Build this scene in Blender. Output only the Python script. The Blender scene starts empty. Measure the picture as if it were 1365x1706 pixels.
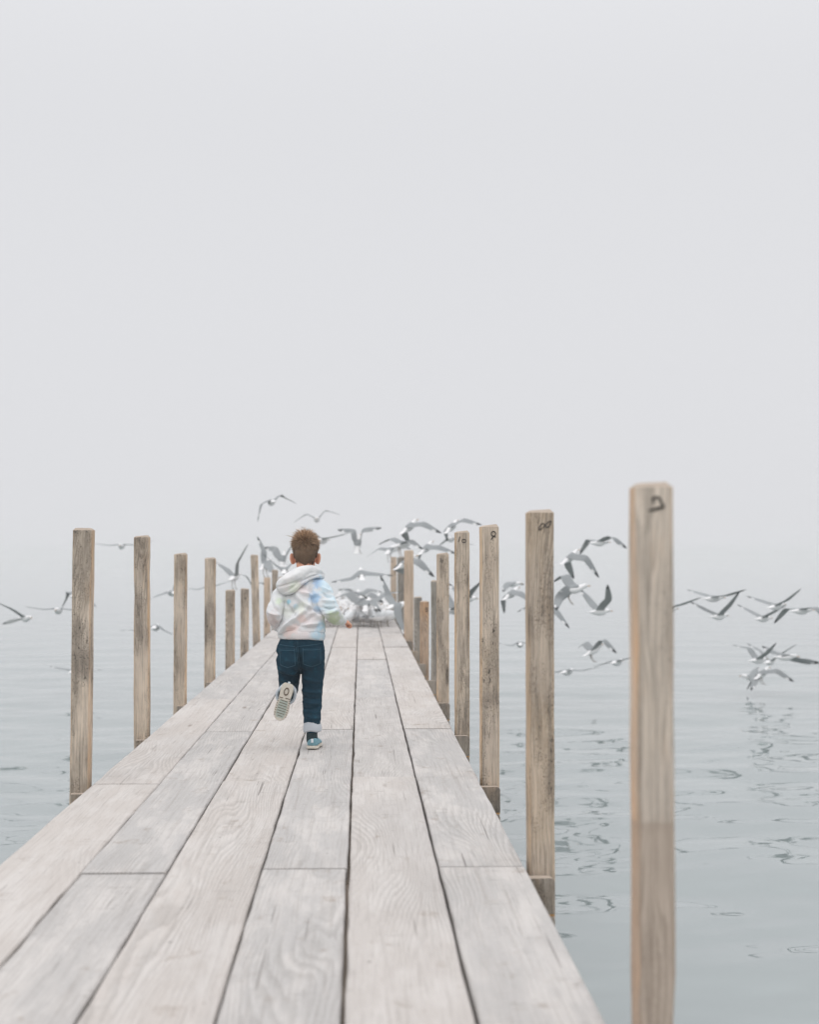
import bpy, bmesh, math, random
import numpy as np
from mathutils import Vector, Matrix, noise as mnoise
from mathutils.bvhtree import BVHTree

S = bpy.context.scene
COL = S.collection
R = math.radians

# ------------------------------------------------------------------ camera
# dock runs along +Y, its surface is z = 0; camera crouches 1 m above it
CAM_H = 1.0
cam_d = bpy.data.cameras.new('camera')
cam = bpy.data.objects.new('camera', cam_d)
COL.objects.link(cam)
cam.location = (0, 0, CAM_H)
cam.rotation_euler = (R(90) + math.atan(71 / 2400), 0, -math.atan(81.5 / 2400))
cam_d.sensor_fit = 'HORIZONTAL'
cam_d.sensor_width = 24.0
cam_d.lens = 24.0 * 2400 / 1365
cam_d.clip_start = 0.05
cam_d.clip_end = 8000
cam_d.dof.use_dof = True
cam_d.dof.focus_distance = 7.45
cam_d.dof.aperture_fstop = 2.3
S.camera = cam

# ------------------------------------------------------------------ sky: bright even fog overcast
SUN_EL, SUN_AZ = R(55), R(200)
world = bpy.data.worlds.new('World')
S.world = world
world.use_nodes = True
wt = world.node_tree
wt.nodes.clear()
w_out = wt.nodes.new('ShaderNodeOutputWorld')
w_bg = wt.nodes.new('ShaderNodeBackground')
w_bg.inputs['Strength'].default_value = 0.1
sky = wt.nodes.new('ShaderNodeTexSky')
sky.sky_type = 'NISHITA'
sky.sun_disc = False
sky.sun_elevation = SUN_EL
sky.sun_rotation = SUN_AZ
sky.dust_density = 6.0
hsv = wt.nodes.new('ShaderNodeHueSaturation')
hsv.inputs['Saturation'].default_value = 0.1
tc = wt.nodes.new('ShaderNodeTexCoord')
sep = wt.nodes.new('ShaderNodeSeparateXYZ')
ramp = wt.nodes.new('ShaderNodeMapRange')          # fog layer: a little brighter towards the zenith
ramp.interpolation_type = 'SMOOTHSTEP'
ramp.inputs['From Min'].default_value = 0.27
ramp.inputs['From Max'].default_value = 1.0
ramp.inputs['To Min'].default_value = 7.55
ramp.inputs['To Max'].default_value = 16.5
tint = wt.nodes.new('ShaderNodeVectorMath')
tint.operation = 'SCALE'
tint.inputs[0].default_value = (0.986, 0.994, 1.028)
mixw = wt.nodes.new('ShaderNodeMix')
mixw.data_type = 'RGBA'
mixw.inputs['Factor'].default_value = 0.94         # the fog hides nearly all of the clear sky
wl = wt.links.new
wl(tc.outputs['Generated'], sep.inputs[0])
wl(sep.outputs['Z'], ramp.inputs['Value'])
wl(ramp.outputs['Result'], tint.inputs['Scale'])
wl(sky.outputs['Color'], hsv.inputs['Color'])
wl(hsv.outputs['Color'], mixw.inputs['A'])
wl(tint.outputs['Vector'], mixw.inputs['B'])
wl(mixw.outputs['Result'], w_bg.inputs['Color'])
wl(w_bg.outputs[0], w_out.inputs['Surface'])

sun_d = bpy.data.lights.new('sun', 'SUN')
sun_d.energy = 0.5
sun_d.angle = R(70)
sun_d.color = (1.0, 0.97, 0.93)
sun = bpy.data.objects.new('sun', sun_d)
COL.objects.link(sun)
sun.rotation_euler = (R(35), 0, R(-20))             # high, from behind the camera and a little left

S.view_settings.view_transform = 'Standard'
S.view_settings.look = 'None'
S.view_settings.exposure = 0.05
S.view_settings.gamma = 1.0
S.view_settings.use_curve_mapping = False
S.render.engine = 'CYCLES'
S.cycles.use_denoising = True
S.cycles.max_bounces = 8
S.cycles.diffuse_bounces = 3
S.cycles.glossy_bounces = 3
S.cycles.volume_bounces = 3
S.cycles.caustics_reflective = False
S.cycles.caustics_refractive = False

# ------------------------------------------------------------------ helpers
def obj(name, mesh, mat=None, parent=None, loc=None):
    if isinstance(mesh, bmesh.types.BMesh):
        me = bpy.data.meshes.new(name)
        mesh.to_mesh(me)
        mesh.free()
    else:
        me = mesh
    o = bpy.data.objects.new(name, me)
    COL.objects.link(o)
    if mat is not None and not me.materials:
        for m in (mat if isinstance(mat, (list, tuple)) else [mat]):
            me.materials.append(m)
    if parent is not None:
        o.parent = parent
    if loc is not None:
        o.location = loc
    return o

def empty(name, loc=(0, 0, 0), rz=0):
    o = bpy.data.objects.new(name, None)
    COL.objects.link(o)
    o.empty_display_size = 0.1
    o.location = loc
    o.rotation_euler = (0, 0, rz)
    return o

def tag(o, label=None, cat=None, group=None, kind=None):
    if label: o['label'] = label
    if cat: o['category'] = cat
    if group: o['group'] = group
    if kind: o['kind'] = kind
    return o

def smooth(me):
    me.polygons.foreach_set('use_smooth', [True] * len(me.polygons))
    return me

class NT:
    """tiny helper for building node materials"""
    def __init__(self, name):
        self.m = bpy.data.materials.new(name)
        self.m.use_nodes = True
        self.t = self.m.node_tree
        self.b = self.t.nodes['Principled BSDF']
        self.out = self.t.nodes['Material Output']
    def put(self, sock, v):
        if v is None: return
        if isinstance(v, bpy.types.NodeSocket): self.t.links.new(v, sock)
        else:
            if isinstance(v, (tuple, list)) and len(v) == 3 and sock.type == 'RGBA': v = (*v, 1)
            sock.default_value = v
    def n(self, typ, ins=None, out=0, **attrs):
        nd = self.t.nodes.new(typ)
        for k, v in attrs.items(): setattr(nd, k, v)
        for k, v in (ins or {}).items(): self.put(nd.inputs[k], v)
        return nd.outputs[out]
    def math(self, op, a, b=None, c=None, clamp=False):
        nd = self.t.nodes.new('ShaderNodeMath'); nd.operation = op; nd.use_clamp = clamp
        self.put(nd.inputs[0], a); self.put(nd.inputs[1], b); self.put(nd.inputs[2], c)
        return nd.outputs[0]
    def vmul(self, v, s):
        return self.n('ShaderNodeVectorMath', {0: v, 1: s}, operation='MULTIPLY')
    def vadd(self, v, s):
        return self.n('ShaderNodeVectorMath', {0: v, 1: s}, operation='ADD')
    def noise(self, vec, scale=1.0, detail=3, rough=0.55, out='Fac', dist=0.0):
        return self.n('ShaderNodeTexNoise', {'Vector': vec, 'Scale': scale, 'Detail': detail, 'Roughness': rough, 'Distortion': dist}, out)
    def mr(self, v, a, b, c=0.0, d=1.0, interp='SMOOTHSTEP'):
        return self.n('ShaderNodeMapRange', {'Value': v, 'From Min': a, 'From Max': b, 'To Min': c, 'To Max': d}, 'Result', interpolation_type=interp)
    def mix(self, f, a, b, mode='MIX'):
        nd = self.t.nodes.new('ShaderNodeMix'); nd.data_type = 'RGBA'; nd.blend_type = mode
        self.put(nd.inputs[0], f); self.put(nd.inputs[6], a); self.put(nd.inputs[7], b)
        return nd.outputs[2]
    def set(self, **k):
        for name, v in k.items(): self.put(self.b.inputs[name.replace('_', ' ')], v)
        return self
    def bump(self, h, strength=0.4, dist=0.002, normal=None):
        ins = {'Height': h, 'Strength': strength, 'Distance': dist}
        if normal is not None: ins['Normal'] = normal
        self.put(self.b.inputs['Normal'], self.n('ShaderNodeBump', ins, 'Normal'))

def flat(name, col, rough=0.7, spec=0.3, var=0.12, scale=60):
    t = NT(name)
    co = t.n('ShaderNodeTexCoord', out='Object')
    nz = t.noise(co, scale, 3)
    c2 = tuple(max(0, x * (1 - 2 * var)) for x in col)
    t.set(Base_Color=t.mix(nz, c2, tuple(min(1, x * (1 + var)) for x in col)), Roughness=rough)
    t.b.inputs['Specular IOR Level'].default_value = spec
    return t.m

# ------------------------------------------------------------------ wood materials
def plank_material():
    t = NT('weathered_plank')
    co = t.n('ShaderNodeTexCoord', out='Object')
    rnd = t.n('ShaderNodeObjectInfo', out='Random')
    off = t.n('ShaderNodeCombineXYZ', {'X': t.math('MULTIPLY', rnd, 53.0), 'Y': t.math('MULTIPLY', rnd, 31.0), 'Z': t.math('MULTIPLY', rnd, 17.0)})
    p = t.vadd(co, off)
    # knots: sparse, the grain bends round them
    kv = t.vmul(p, (4.2, 0.85, 0.5))
    vor = t.n('ShaderNodeTexVoronoi', {'Vector': kv, 'Scale': 1.0, 'Randomness': 1.0}, 'Distance', feature='F1')
    vcol = t.n('ShaderNodeTexVoronoi', {'Vector': kv, 'Scale': 1.0, 'Randomness': 1.0}, 'Color', feature='F1')
    has = t.math('GREATER_THAN', t.n('ShaderNodeSeparateColor', {0: vcol}), 0.62)
    knot_pull = t.math('MULTIPLY', t.mr(vor, 0.34, 0.0), has)
    # cathedral figure: contour lines of a stretched noise field
    low = t.noise(t.vmul(p, (2.6, 0.40, 1.0)), 1.0, 2.0, 0.45)
    sx = t.n('ShaderNodeSeparateXYZ', {0: p}, 'X')
    field = t.math('ADD', t.math('MULTIPLY', low, 34.0), t.math('MULTIPLY', sx, 48.0))
    field = t.math('ADD', field, t.math('MULTIPLY', knot_pull, 4.5))
    wob = t.noise(t.vmul(p, (36, 4, 1)), 1.0, 4, 0.6)
    field = t.math('ADD', field, t.math('MULTIPLY', wob, 1.1))
    ring = t.math('FRACT', field)
    ring = t.math('MULTIPLY', t.mr(ring, 0.15, 0.80), t.mr(ring, 1.0, 0.86))
    fibre = t.noise(t.vmul(p, (190, 3.2, 1)), 1.0, 5, 0.68)
    fib2 = t.noise(t.vmul(p, (62, 1.1, 1)), 1.0, 4, 0.62)
    blotch = t.noise(t.vmul(p, (9, 2.2, 1)), 1.0, 6, 0.66)
    big = t.noise(t.vmul(p, (2.0, 0.5, 1)), 1.0, 2)
    grain = t.noise(t.vmul(p, (160, 60, 1)), 1.0, 4, 0.7)
    # colour
    grey = (0.442, 0.424, 0.408); warm = (0.505, 0.464, 0.430); pale = (0.575, 0.542, 0.513)
    base = t.mix(t.mr(rnd, 0.10, 0.7), grey, warm)
    base = t.mix(t.math('MULTIPLY', t.mr(blotch, 0.42, 0.64), 0.75), base, pale)
    base = t.mix(t.math('MULTIPLY', t.mr(big, 0.5, 0.72), 0.4), base, (0.42, 0.403, 0.39))
    figure = t.math('MULTIPLY', t.mr(t.noise(t.vmul(p, (2.8, 0.7, 1)), 1.0, 2), 0.38, 0.66), 0.30)
    base = t.mix(t.math('MULTIPLY', ring, figure), base, (0.22, 0.205, 0.19))
    base = t.mix(t.math('MULTIPLY', t.mr(fibre, 0.48, 0.70), 0.42), base, (0.27, 0.245, 0.225))
    base = t.mix(t.math('MULTIPLY', t.mr(fib2, 0.54, 0.72), 0.34), base, (0.27, 0.24, 0.215))
    base = t.mix(t.math('MULTIPLY', t.mr(grain, 0.40, 0.66), 0.16), base, (0.64, 0.62, 0.60))
    # brown scuffs and stains
    st = t.noise(t.vmul(p, (10, 6.5, 1)), 1.0, 7, 0.70)
    base = t.mix(t.math('MULTIPLY', t.mr(st, 0.575, 0.72), 0.55), base, (0.255, 0.20, 0.155))
    # knot hearts
    heart = t.math('MULTIPLY', t.mr(t.math('ADD', vor, t.math('MULTIPLY', wob, 0.05)), 0.105, 0.045), has)
    base = t.mix(t.math('MULTIPLY', heart, 0.62), base, (0.17, 0.125, 0.095))
    # drying checks along the grain and a few saw marks across it
    chk = t.noise(t.vmul(p, (75, 1.0, 1)), 1.0, 3, 0.5)
    chk_m = t.math('MULTIPLY', t.mr(chk, 0.685, 0.71), t.mr(t.noise(t.vmul(p, (5, 1.4, 1)), 1.0, 2), 0.46, 0.56))
    crs = t.noise(t.vmul(p, (6.0, 70, 1)), 1.0, 3, 0.5)
    crs_m = t.math('MULTIPLY', t.mr(crs, 0.655, 0.70), t.mr(st, 0.46, 0.56))
    dots = t.n('ShaderNodeTexVoronoi', {'Vector': t.vmul(p, (11, 7, 1)), 'Scale': 1.0}, 'Distance')
    dot_m = t.math('MULTIPLY', t.mr(dots, 0.07, 0.04), t.mr(t.noise(p, 3.1, 1), 0.5, 0.56))
    cut = t.math('MAXIMUM', t.math('MAXIMUM', chk_m, t.math('MULTIPLY', crs_m, 0.62)), t.math('MULTIPLY', dot_m, 0.9))
    base = t.mix(t.math('MULTIPLY', cut, 0.52), base, (0.085, 0.07, 0.06))
    t.set(Base_Color=base, Roughness=0.86)
    t.b.inputs['Specular IOR Level'].default_value = 0.18
    h = t.math('SUBTRACT', t.math('ADD', t.math('MULTIPLY', fibre, 0.35), t.math('MULTIPLY', st, 0.5)), t.math('MULTIPLY', ring, 0.35))
    h = t.math('SUBTRACT', h, t.math('MULTIPLY', cut, 1.4))
    t.bump(h, 0.55, 0.0035)
    return t.m

def post_material(name, wood, dark, fresh, fresh_amt=0.5, holes=1.0, band=None):
    t = NT(name)
    co = t.n('ShaderNodeTexCoord', out='Object')
    rnd = t.n('ShaderNodeObjectInfo', out='Random')
    off = t.n('ShaderNodeCombineXYZ', {'X': t.math('MULTIPLY', rnd, 41.0), 'Y': t.math('MULTIPLY', rnd, 23.0), 'Z': t.math('MULTIPLY', rnd, 67.0)})
    p = t.vadd(co, off)
    xyz = t.t.nodes.new('ShaderNodeSeparateXYZ'); t.t.links.new(co, xyz.inputs[0])
    ax = t.math('ABSOLUTE', xyz.outputs['X'])
    low = t.noise(t.vmul(p, (8, 8, 0.9)), 1.0, 2, 0.5)
    field = t.math('ADD', t.math('MULTIPLY', low, 26.0), t.math('MULTIPLY', t.n('ShaderNodeSeparateXYZ', {0: p}, 'X'), 90.0))
    wob = t.noise(t.vmul(p, (60, 60, 8)), 1.0, 3, 0.6)
    field = t.math('ADD', field, t.math('MULTIPLY', wob, 1.2))
    ring = t.math('FRACT', field)
    ring = t.math('MULTIPLY', t.mr(ring, 0.1, 0.8), t.mr(ring, 1.0, 0.86))
    fibre = t.noise(t.vmul(p, (150, 150, 4.5)), 1.0, 5, 0.7)
    fib2 = t.noise(t.vmul(p, (60, 60, 1.5)), 1.0, 5, 0.66)
    grain = t.noise(t.vmul(p, (170, 170, 60)), 1.0, 4, 0.75)
    tone = t.noise(t.vmul(p, (9, 9, 2.6)), 1.0, 6, 0.66)
    zt = t.noise(t.vmul(p, (1.0, 1.0, 1.7)), 1.0, 1)
    base = t.mix(t.mr(tone, 0.36, 0.62), dark, wood)
    base = t.mix(t.math('MULTIPLY', t.mr(zt, 0.45, 0.6), 0.4), base, (0.53, 0.455, 0.39))
    base = t.mix(t.math('MULTIPLY', ring, t.mr(t.noise(t.vmul(p, (5, 5, 1.6)), 1.0, 2), 0.35, 0.62, 0.08, 0.5)), base, (0.12, 0.097, 0.075))
    base = t.mix(t.math('MULTIPLY', t.mr(fibre, 0.46, 0.70), 0.55), base, (0.14, 0.118, 0.098))
    base = t.mix(t.math('MULTIPLY', t.mr(fib2, 0.50, 0.68), 0.50), base, (0.13, 0.112, 0.095))
    base = t.mix(t.math('MULTIPLY', t.mr(grain, 0.42, 0.66), 0.20), base, (0.60, 0.54, 0.47))
    # raw orange wood where the corners are rubbed
    edge = t.math('MULTIPLY', t.mr(t.math('ADD', ax, t.math('MULTIPLY', wob, 0.012)), 0.036, 0.052), t.mr(t.noise(t.vmul(p, (12, 12, 2.4)), 1.0, 4, 0.6), 0.47, 0.64))
    base = t.mix(t.math('MULTIPLY', edge, fresh_amt), base, fresh)
    nx = t.math('ABSOLUTE', t.n('ShaderNodeSeparateXYZ', {0: t.n('ShaderNodeNewGeometry', out='Normal')}, 'X'))
    sidem = t.math('MULTIPLY', t.mr(nx, 0.5, 0.8), t.mr(t.noise(t.vmul(p, (10, 10, 2.0)), 1.0, 4, 0.6), 0.36, 0.6, 0.15, 0.9))
    base = t.mix(t.math('MULTIPLY', sidem, fresh_amt), base, fresh)
    warmz = t.mr(t.noise(t.vmul(p, (16, 16, 3.0)), 1.0, 5, 0.65), 0.56, 0.72)
    base = t.mix(t.math('MULTIPLY', warmz, fresh_amt * 0.28), base, fresh)
    # nail and bolt holes of many sizes, clustered
    cl = t.noise(t.vmul(p, (8, 8, 2.4)), 1.0, 3, 0.6)
    cl = t.math('ADD', cl, t.math('MULTIPLY', t.math('MULTIPLY', t.mr(xyz.outputs['Z'], 0.0, 0.2), t.mr(xyz.outputs['Z'], 0.75, 0.45)), 0.07))
    vn = t.t.nodes.new('ShaderNodeTexVoronoi'); t.put(vn.inputs['Vector'], t.vadd(t.vmul(p, (74, 74, 46)), t.n('ShaderNodeVectorMath', {0: t.noise(p, 90, 2, out='Color'), 1: (.5, .5, .5)}, operation='MULTIPLY')))
    vsz = t.n('ShaderNodeSeparateColor', {0: vn.outputs['Color']})
    thr = t.mr(vsz, 0.30, 1.0, 0.05, 0.56, 'LINEAR')
    hole = t.math('MULTIPLY', t.mr(t.math('SUBTRACT', thr, vn.outputs['Distance']), 0.0, 0.08), t.mr(cl, 0.50, 0.56))
    blk = t.noise(t.vmul(p, (70, 70, 26)), 1.0, 4, 0.65)
    blk = t.math('MULTIPLY', t.mr(blk, 0.60, 0.67), t.mr(cl, 0.54, 0.63))
    hole = t.math('MULTIPLY', t.math('MAXIMUM', hole, blk), holes)
    kn = t.n('ShaderNodeTexVoronoi', {'Vector': t.vmul(p, (9, 9, 1.7)), 'Scale': 1.0}, 'Distance')
    kd = t.math('ADD', kn, t.math('MULTIPLY', wob, 0.06))
    base = t.mix(t.math('MULTIPLY', t.mr(kd, 0.20, 0.09), 0.62), base, (0.075, 0.055, 0.04))
    base = t.mix(t.math('MULTIPLY', t.mr(cl, 0.52, 0.70), 0.45 * holes), base, (0.10, 0.085, 0.07))
    base = t.mix(t.math('MULTIPLY', hole, 0.9), base, (0.022, 0.02, 0.018))
    if band is not None:      # old waterline stain: browner wood below it
        zb = t.math('ADD', xyz.outputs['Z'], t.math('MULTIPLY', t.noise(t.vmul(p, (20, 20, 4)), 1.0, 2), 0.012))
        base = t.mix(t.mr(zb, band + 0.010, band - 0.010, 0.0, 0.45), base, (0.40, 0.31, 0.245))
        base = t.mix(t.math('MULTIPLY', t.mr(zb, band + 0.003, band - 0.002), t.mr(zb, band - 0.045, band, 0.0, 0.20)), base, (0.28, 0.22, 0.17))
    # cut top shows pale end grain
    nz = t.n('ShaderNodeSeparateXYZ', {0: t.n('ShaderNodeNewGeometry', out='Normal')}, 'Z')
    base = t.mix(t.mr(nz, 0.4, 0.7), base, t.mix(tone, (0.42, 0.33, 0.26), (0.52, 0.45, 0.38)))
    t.set(Base_Color=base, Roughness=0.85)
    t.b.inputs['Specular IOR Level'].default_value = 0.15
    h = t.math('SUBTRACT', t.math('MULTIPLY', fibre, -0.5), t.math('ADD', t.math('MULTIPLY', hole, 1.2), t.math('MULTIPLY', ring, 0.2)))
    t.bump(h, 0.6, 0.003)
    return t.m

M_PLANK = plank_material()
M_POST = post_material('weathered_post', (0.75, 0.62, 0.49), (0.52, 0.42, 0.33), (0.68, 0.44, 0.24), 0.6)
M_POST_STAINED = post_material('stained_post', (0.75, 0.645, 0.54), (0.63, 0.54, 0.45), (0.74, 0.45, 0.25), 0.6, 0.35, band=0.456)
M_POST_DARK = post_material('dark_grained_post', (0.74, 0.62, 0.50), (0.40, 0.335, 0.27), (0.66, 0.42, 0.24), 0.5, 1.0)
M_POST_BROWN = post_material('brown_post', (0.66, 0.53, 0.405), (0.41, 0.32, 0.235), (0.66, 0.45, 0.27), 0.4, 1.0)
M_POST_TAN = post_material('newer_post', (0.73, 0.56, 0.42), (0.62, 0.475, 0.355), (0.66, 0.40, 0.24), 0.3, 0.15)
M_POST_ORANGE = post_material('fresh_post', (0.60, 0.36, 0.20), (0.52, 0.30, 0.16), (0.60, 0.36, 0.19), 0.4, 0.1)
M_POST_GREY = post_material('grey_post', (0.38, 0.36, 0.32), (0.28, 0.26, 0.225), (0.36, 0.28, 0.2), 0.2, 0.8)
M_BEAM = post_material('beam_wood', (0.42, 0.36, 0.30), (0.22, 0.19, 0.16), (0.45, 0.3, 0.18), 0.3)
M_INK = flat('black_marker', (0.045, 0.042, 0.04), 0.8)
M_FRESH = flat('orange_shim', (0.58, 0.33, 0.14), 0.8)

# ------------------------------------------------------------------ water
def water_height(x, y, dr):
    rng = np.random.default_rng(11)
    z = np.zeros_like(x)
    for i in range(64):
        lam = 0.22 * (3.6 / 0.22) ** rng.random()
        ang = rng.normal(R(100), R(38))
        k = 2 * math.pi / lam
        amp = 0.0017 * lam ** 1.05 * (0.5 + rng.random()) * (1.0 + 0.7 * (lam > 0.9))
        ph = rng.random() * 6.283
        # gentle gustiness so that calm and rippled patches alternate
        g = 0.55 + 0.45 * np.sin(x * (0.13 + 0.2 * rng.random()) + y * (0.1 + 0.25 * rng.random()) + rng.random() * 6.28)
        att = np.clip((lam / (dr * 2.6)) - 0.6, 0, 1)
        z += amp * g * att * np.sin(k * (x * math.cos(ang) + y * math.sin(ang)) + ph)
    for i in range(12):                      # long low swell lines rolling along the dock
        lam = rng.uniform(0.45, 1.5); ang = rng.normal(R(93), R(9)); k = 2 * math.pi / lam
        att = np.clip((lam / (dr * 2.6)) - 0.6, 0, 1)
        g = 0.5 + 0.5 * np.sin(x * rng.uniform(.1, .5) + y * rng.uniform(.05, .4) + rng.random() * 6.28)
        z += (0.0014 + 0.0026 * np.exp(-(np.hypot(x, y) / 9.0) ** 2)) * lam * g * att * np.sin(k * (x * math.cos(ang) + y * math.sin(ang)) + rng.random() * 6.28)
    return z / (1 + (np.hypot(x, y) / 26.0) ** 2)      # calmer and calmer far out under the fog

def build_water():
    na, nr = 1000, 560
    rad = np.concatenate([[0.6], 0.8 * (1450 / 0.8) ** (np.arange(nr) / (nr - 1))])
    # finer rings between 4 and 40 m where single wavelets can be seen
    rad = np.interp(np.linspace(0, 1, nr + 300), np.linspace(0, 1, 8),
                    [np.log(0.8), np.log(4.5), np.log(8), np.log(14), np.log(24), np.log(42), np.log(150), np.log(1450)])
    rad = np.exp(rad)
    nr = len(rad)
    # angular spacing: finer over the half circle the dock points to
    u = np.linspace(0, 1, na, endpoint=False)
    th = math.pi / 2 + (u * 2 - 1) * math.pi * (0.22 + 0.78 * np.abs(u * 2 - 1) ** 2)
    rr, tt = np.meshgrid(rad, th, indexing='ij')
    x = rr * np.cos(tt); y = rr * np.sin(tt)
    dth = np.abs(np.gradient(th))[None, :]
    dr = np.maximum(np.gradient(rad)[:, None] * np.ones_like(dth), rr * dth)
    z = water_height(x, y, dr)
    v = np.stack([x.ravel(), y.ravel(), z.ravel()], 1)
    i = np.arange(nr - 1)[:, None] * na
    j = np.arange(na)[None, :]
    j2 = (j + 1) % na
    f = np.stack([i + j, i + na + j, i + na + j2, i + j2], -1).reshape(-1, 4)
    me = bpy.data.meshes.new('water')
    me.vertices.add(len(v)); me.vertices.foreach_set('co', v.ravel().astype(np.float32))
    me.loops.add(f.size); me.loops.foreach_set('vertex_index', f.ravel().astype(np.int32))
    me.polygons.add(len(f)); me.polygons.foreach_set('loop_start', (np.arange(len(f)) * 4).astype(np.int32))
    me.update(calc_edges=True)
    smooth(me)
    return me

t = NT('lake_water')
co = t.n('ShaderNodeTexCoord', out='Object')
rip = t.noise(t.vmul(co, (3.0, 5.5, 1)), 1.0, 2, 0.5)
t.set(Base_Color=(0.238, 0.276, 0.273), Roughness=0.015)
t.b.inputs['IOR'].default_value = 2.6
t.bump(rip, 0.03, 0.02)
M_WATER = t.m
WATER_Z = -1.4
water = obj('water', build_water(), M_WATER, loc=(0, 0, WATER_Z))
tag(water, 'calm pale grey lake fading into the fog', kind='structure')
# ------------------------------------------------------------------ the fog
bm = bmesh.new()
bmesh.ops.create_cube(bm, size=1.0)
bmesh.ops.scale(bm, vec=(3000, 3000, 5.6), verts=bm.verts)
t = NT('fog')
t.t.nodes.remove(t.b)
pv = t.t.nodes.new('ShaderNodeVolumePrincipled')
pv.inputs['Color'].default_value = (0.86, 0.856, 0.853, 1)
pv.inputs['Density'].default_value = 0.0026
t.t.links.new(pv.outputs[0], t.out.inputs['Volume'])
haze = obj('haze', bm, t.m, loc=(0, 0, 0.3))
tag(haze, 'pale fog lying over the lake and the dock', kind='stuff')

# ------------------------------------------------------------------ dock
random.seed(4)
def plank_mesh(w, L, th=0.04, seg=None, seed=0):
    """one board lying along +Y from 0 to L, top at z = 0, eased and slightly ragged long edges"""
    rng = random.Random(seed)
    seg = seg or max(6, int(L / 0.16))
    bm = bmesh.new()
    e = 0.0045
    prof = [(-w/2, -th), (-w/2, -e), (-w/2 + e, 0), (w/2 - e, 0), (w/2, -e), (w/2, -th)]
    rows = []
    ph = rng.random() * 6
    cup = rng.uniform(-0.002, 0.002)
    for k in range(seg + 1):
        y = L * k / seg
        jl = rng.uniform(-0.0018, 0.0018) + (rng.uniform(-.005, 0) * -1 if rng.random() < .07 else 0)
        jr = rng.uniform(-0.0018, 0.0018) - (rng.uniform(0, .005) if rng.random() < .07 else 0)
        zz = 0.0012 * math.sin(y * 1.9 + ph)
        yy = y + (0.003 if k == 0 else 0) - (0.003 if k == seg else 0)
        rows.append([bm.verts.new((px + (jl if px < 0 else jr), y, pz + zz + (cup if abs(px) > w/2 - 0.02 and pz > -0.01 else 0))) for px, pz in prof])
    for a, b in zip(rows, rows[1:]):
        for i in range(6):
            j = (i + 1) % 6
            bm.faces.new((a[i], a[j], b[j], b[i]))
    bm.faces.new(rows[0]); bm.faces.new(rows[-1][::-1])
    bmesh.ops.recalc_face_normals(bm, faces=bm.faces)
    return bm

def box_bm(x0, x1, y0, y1, z0, z1, bev=0.004):
    bm = bmesh.new()
    bmesh.ops.create_cube(bm, size=1.0)
    bmesh.ops.scale(bm, vec=(x1 - x0, y1 - y0, z1 - z0), verts=bm.verts)
    bmesh.ops.translate(bm, vec=((x0 + x1) / 2, (y0 + y1) / 2, (z0 + z1) / 2), verts=bm.verts)
    if bev:
        bmesh.ops.bevel(bm, geom=bm.edges[:], offset=bev, segments=2, affect='EDGES', profile=0.5)
    return bm

dock = empty('dock')
tag(dock, 'long narrow dock of pale weathered planks running out into the fog', 'dock')
EDGES = [-1.170, -0.8815, -0.610, -0.3135, -0.0370, 0.2500, 0.527]
GAPS = [0.0, 0.0035, 0.0085, 0.0065, 0.009, 0.008, 0.0]
JY0, BAY = 4.60, 1.83
def joint_y(j, x):
    return JY0 + BAY * j + (x + 0.6) * 0.075
FAR = 30.0
START = {0: 1, 1: 0, 2: 1, 3: 0, 4: 1, 5: 0}
for c in range(6):
    x0 = EDGES[c] + GAPS[c] / 2
    x1 = EDGES[c + 1] - GAPS[c + 1] / 2
    xm = (x0 + x1) / 2
    js = [START[c] + 2 * k for k in range(-4, 8)]
    ys = [joint_y(j, xm) + random.uniform(-0.025, 0.025) for j in js]
    for a, b in zip(ys, ys[1:]):
        if b < -2.5 or a > FAR: continue
        g = 0.009 if c == 1 else random.uniform(0.0025, 0.006)
        bm = plank_mesh(x1 - x0, b - a - g, seed=random.randrange(9999))
        p = obj('plank', bm, M_PLANK, dock, (xm, a + g / 2, random.uniform(-0.0025, 0.0025)))
        p.rotation_euler = (random.uniform(-.0006, .0006), random.uniform(-.004, .004), random.uniform(-.0006, .0006))

# cross beams with rounded ends sticking out past the planks, two boards deep
def beam_bm(L, h, th):
    bm = bmesh.new()
    r = 0.016
    pts = [(-L/2, 0.0), (-L/2, -h)]
    pts += [(L/2, -h)]
    for k in range(6):
        a = k / 5 * math.pi / 2
        pts.append((L/2 - r + r * math.cos(a), -r + r * math.sin(a)))
    f = [bm.verts.new((x, -th/2, z)) for x, z in pts]
    g = [bm.verts.new((x, th/2, z)) for x, z in pts]
    n = len(pts)
    bm.faces.new(f); bm.faces.new(g[::-1])
    for i in range(n):
        bm.faces.new((f[i], f[(i+1) % n], g[(i+1) % n], g[i]))
    bmesh.ops.recalc_face_normals(bm, faces=bm.faces)
    return bm
for j in range(-3, 13):
    yl, yr = joint_y(j, -1.24), joint_y(j, 0.59)
    L = math.hypot(1.893, yr - yl)
    rz = math.atan2(yr - yl, 1.83)
    b = obj('cross_beam', beam_bm(L, 0.115, 0.042), M_BEAM, dock, (-0.3185, (yl + yr) / 2, -0.044)); b.rotation_euler = (0, 0, rz)
    b = obj('cross_beam', beam_bm(L, 0.14, 0.042), M_BEAM, dock, (-0.3185, (yl + yr) / 2, -0.168)); b.rotation_euler = (0, 0, rz)
    s = obj('shim', box_bm(-0.05, 0.037, -0.02, 0.02, -0.166, -0.1605, 0), M_FRESH, dock, (0.59, yr, 0)); s.rotation_euler = (0, 0, rz)
for x in (-1.08, -0.8815, -0.61, -0.3135, -0.037, 0.25, 0.44):  # unseen boards added lengthwise under the deck to darken the plank gaps
    obj('gap_darkener', box_bm(x - 0.045, x + 0.045, -2.4, FAR, -0.32, -0.047, 0), M_BEAM, dock)

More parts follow.
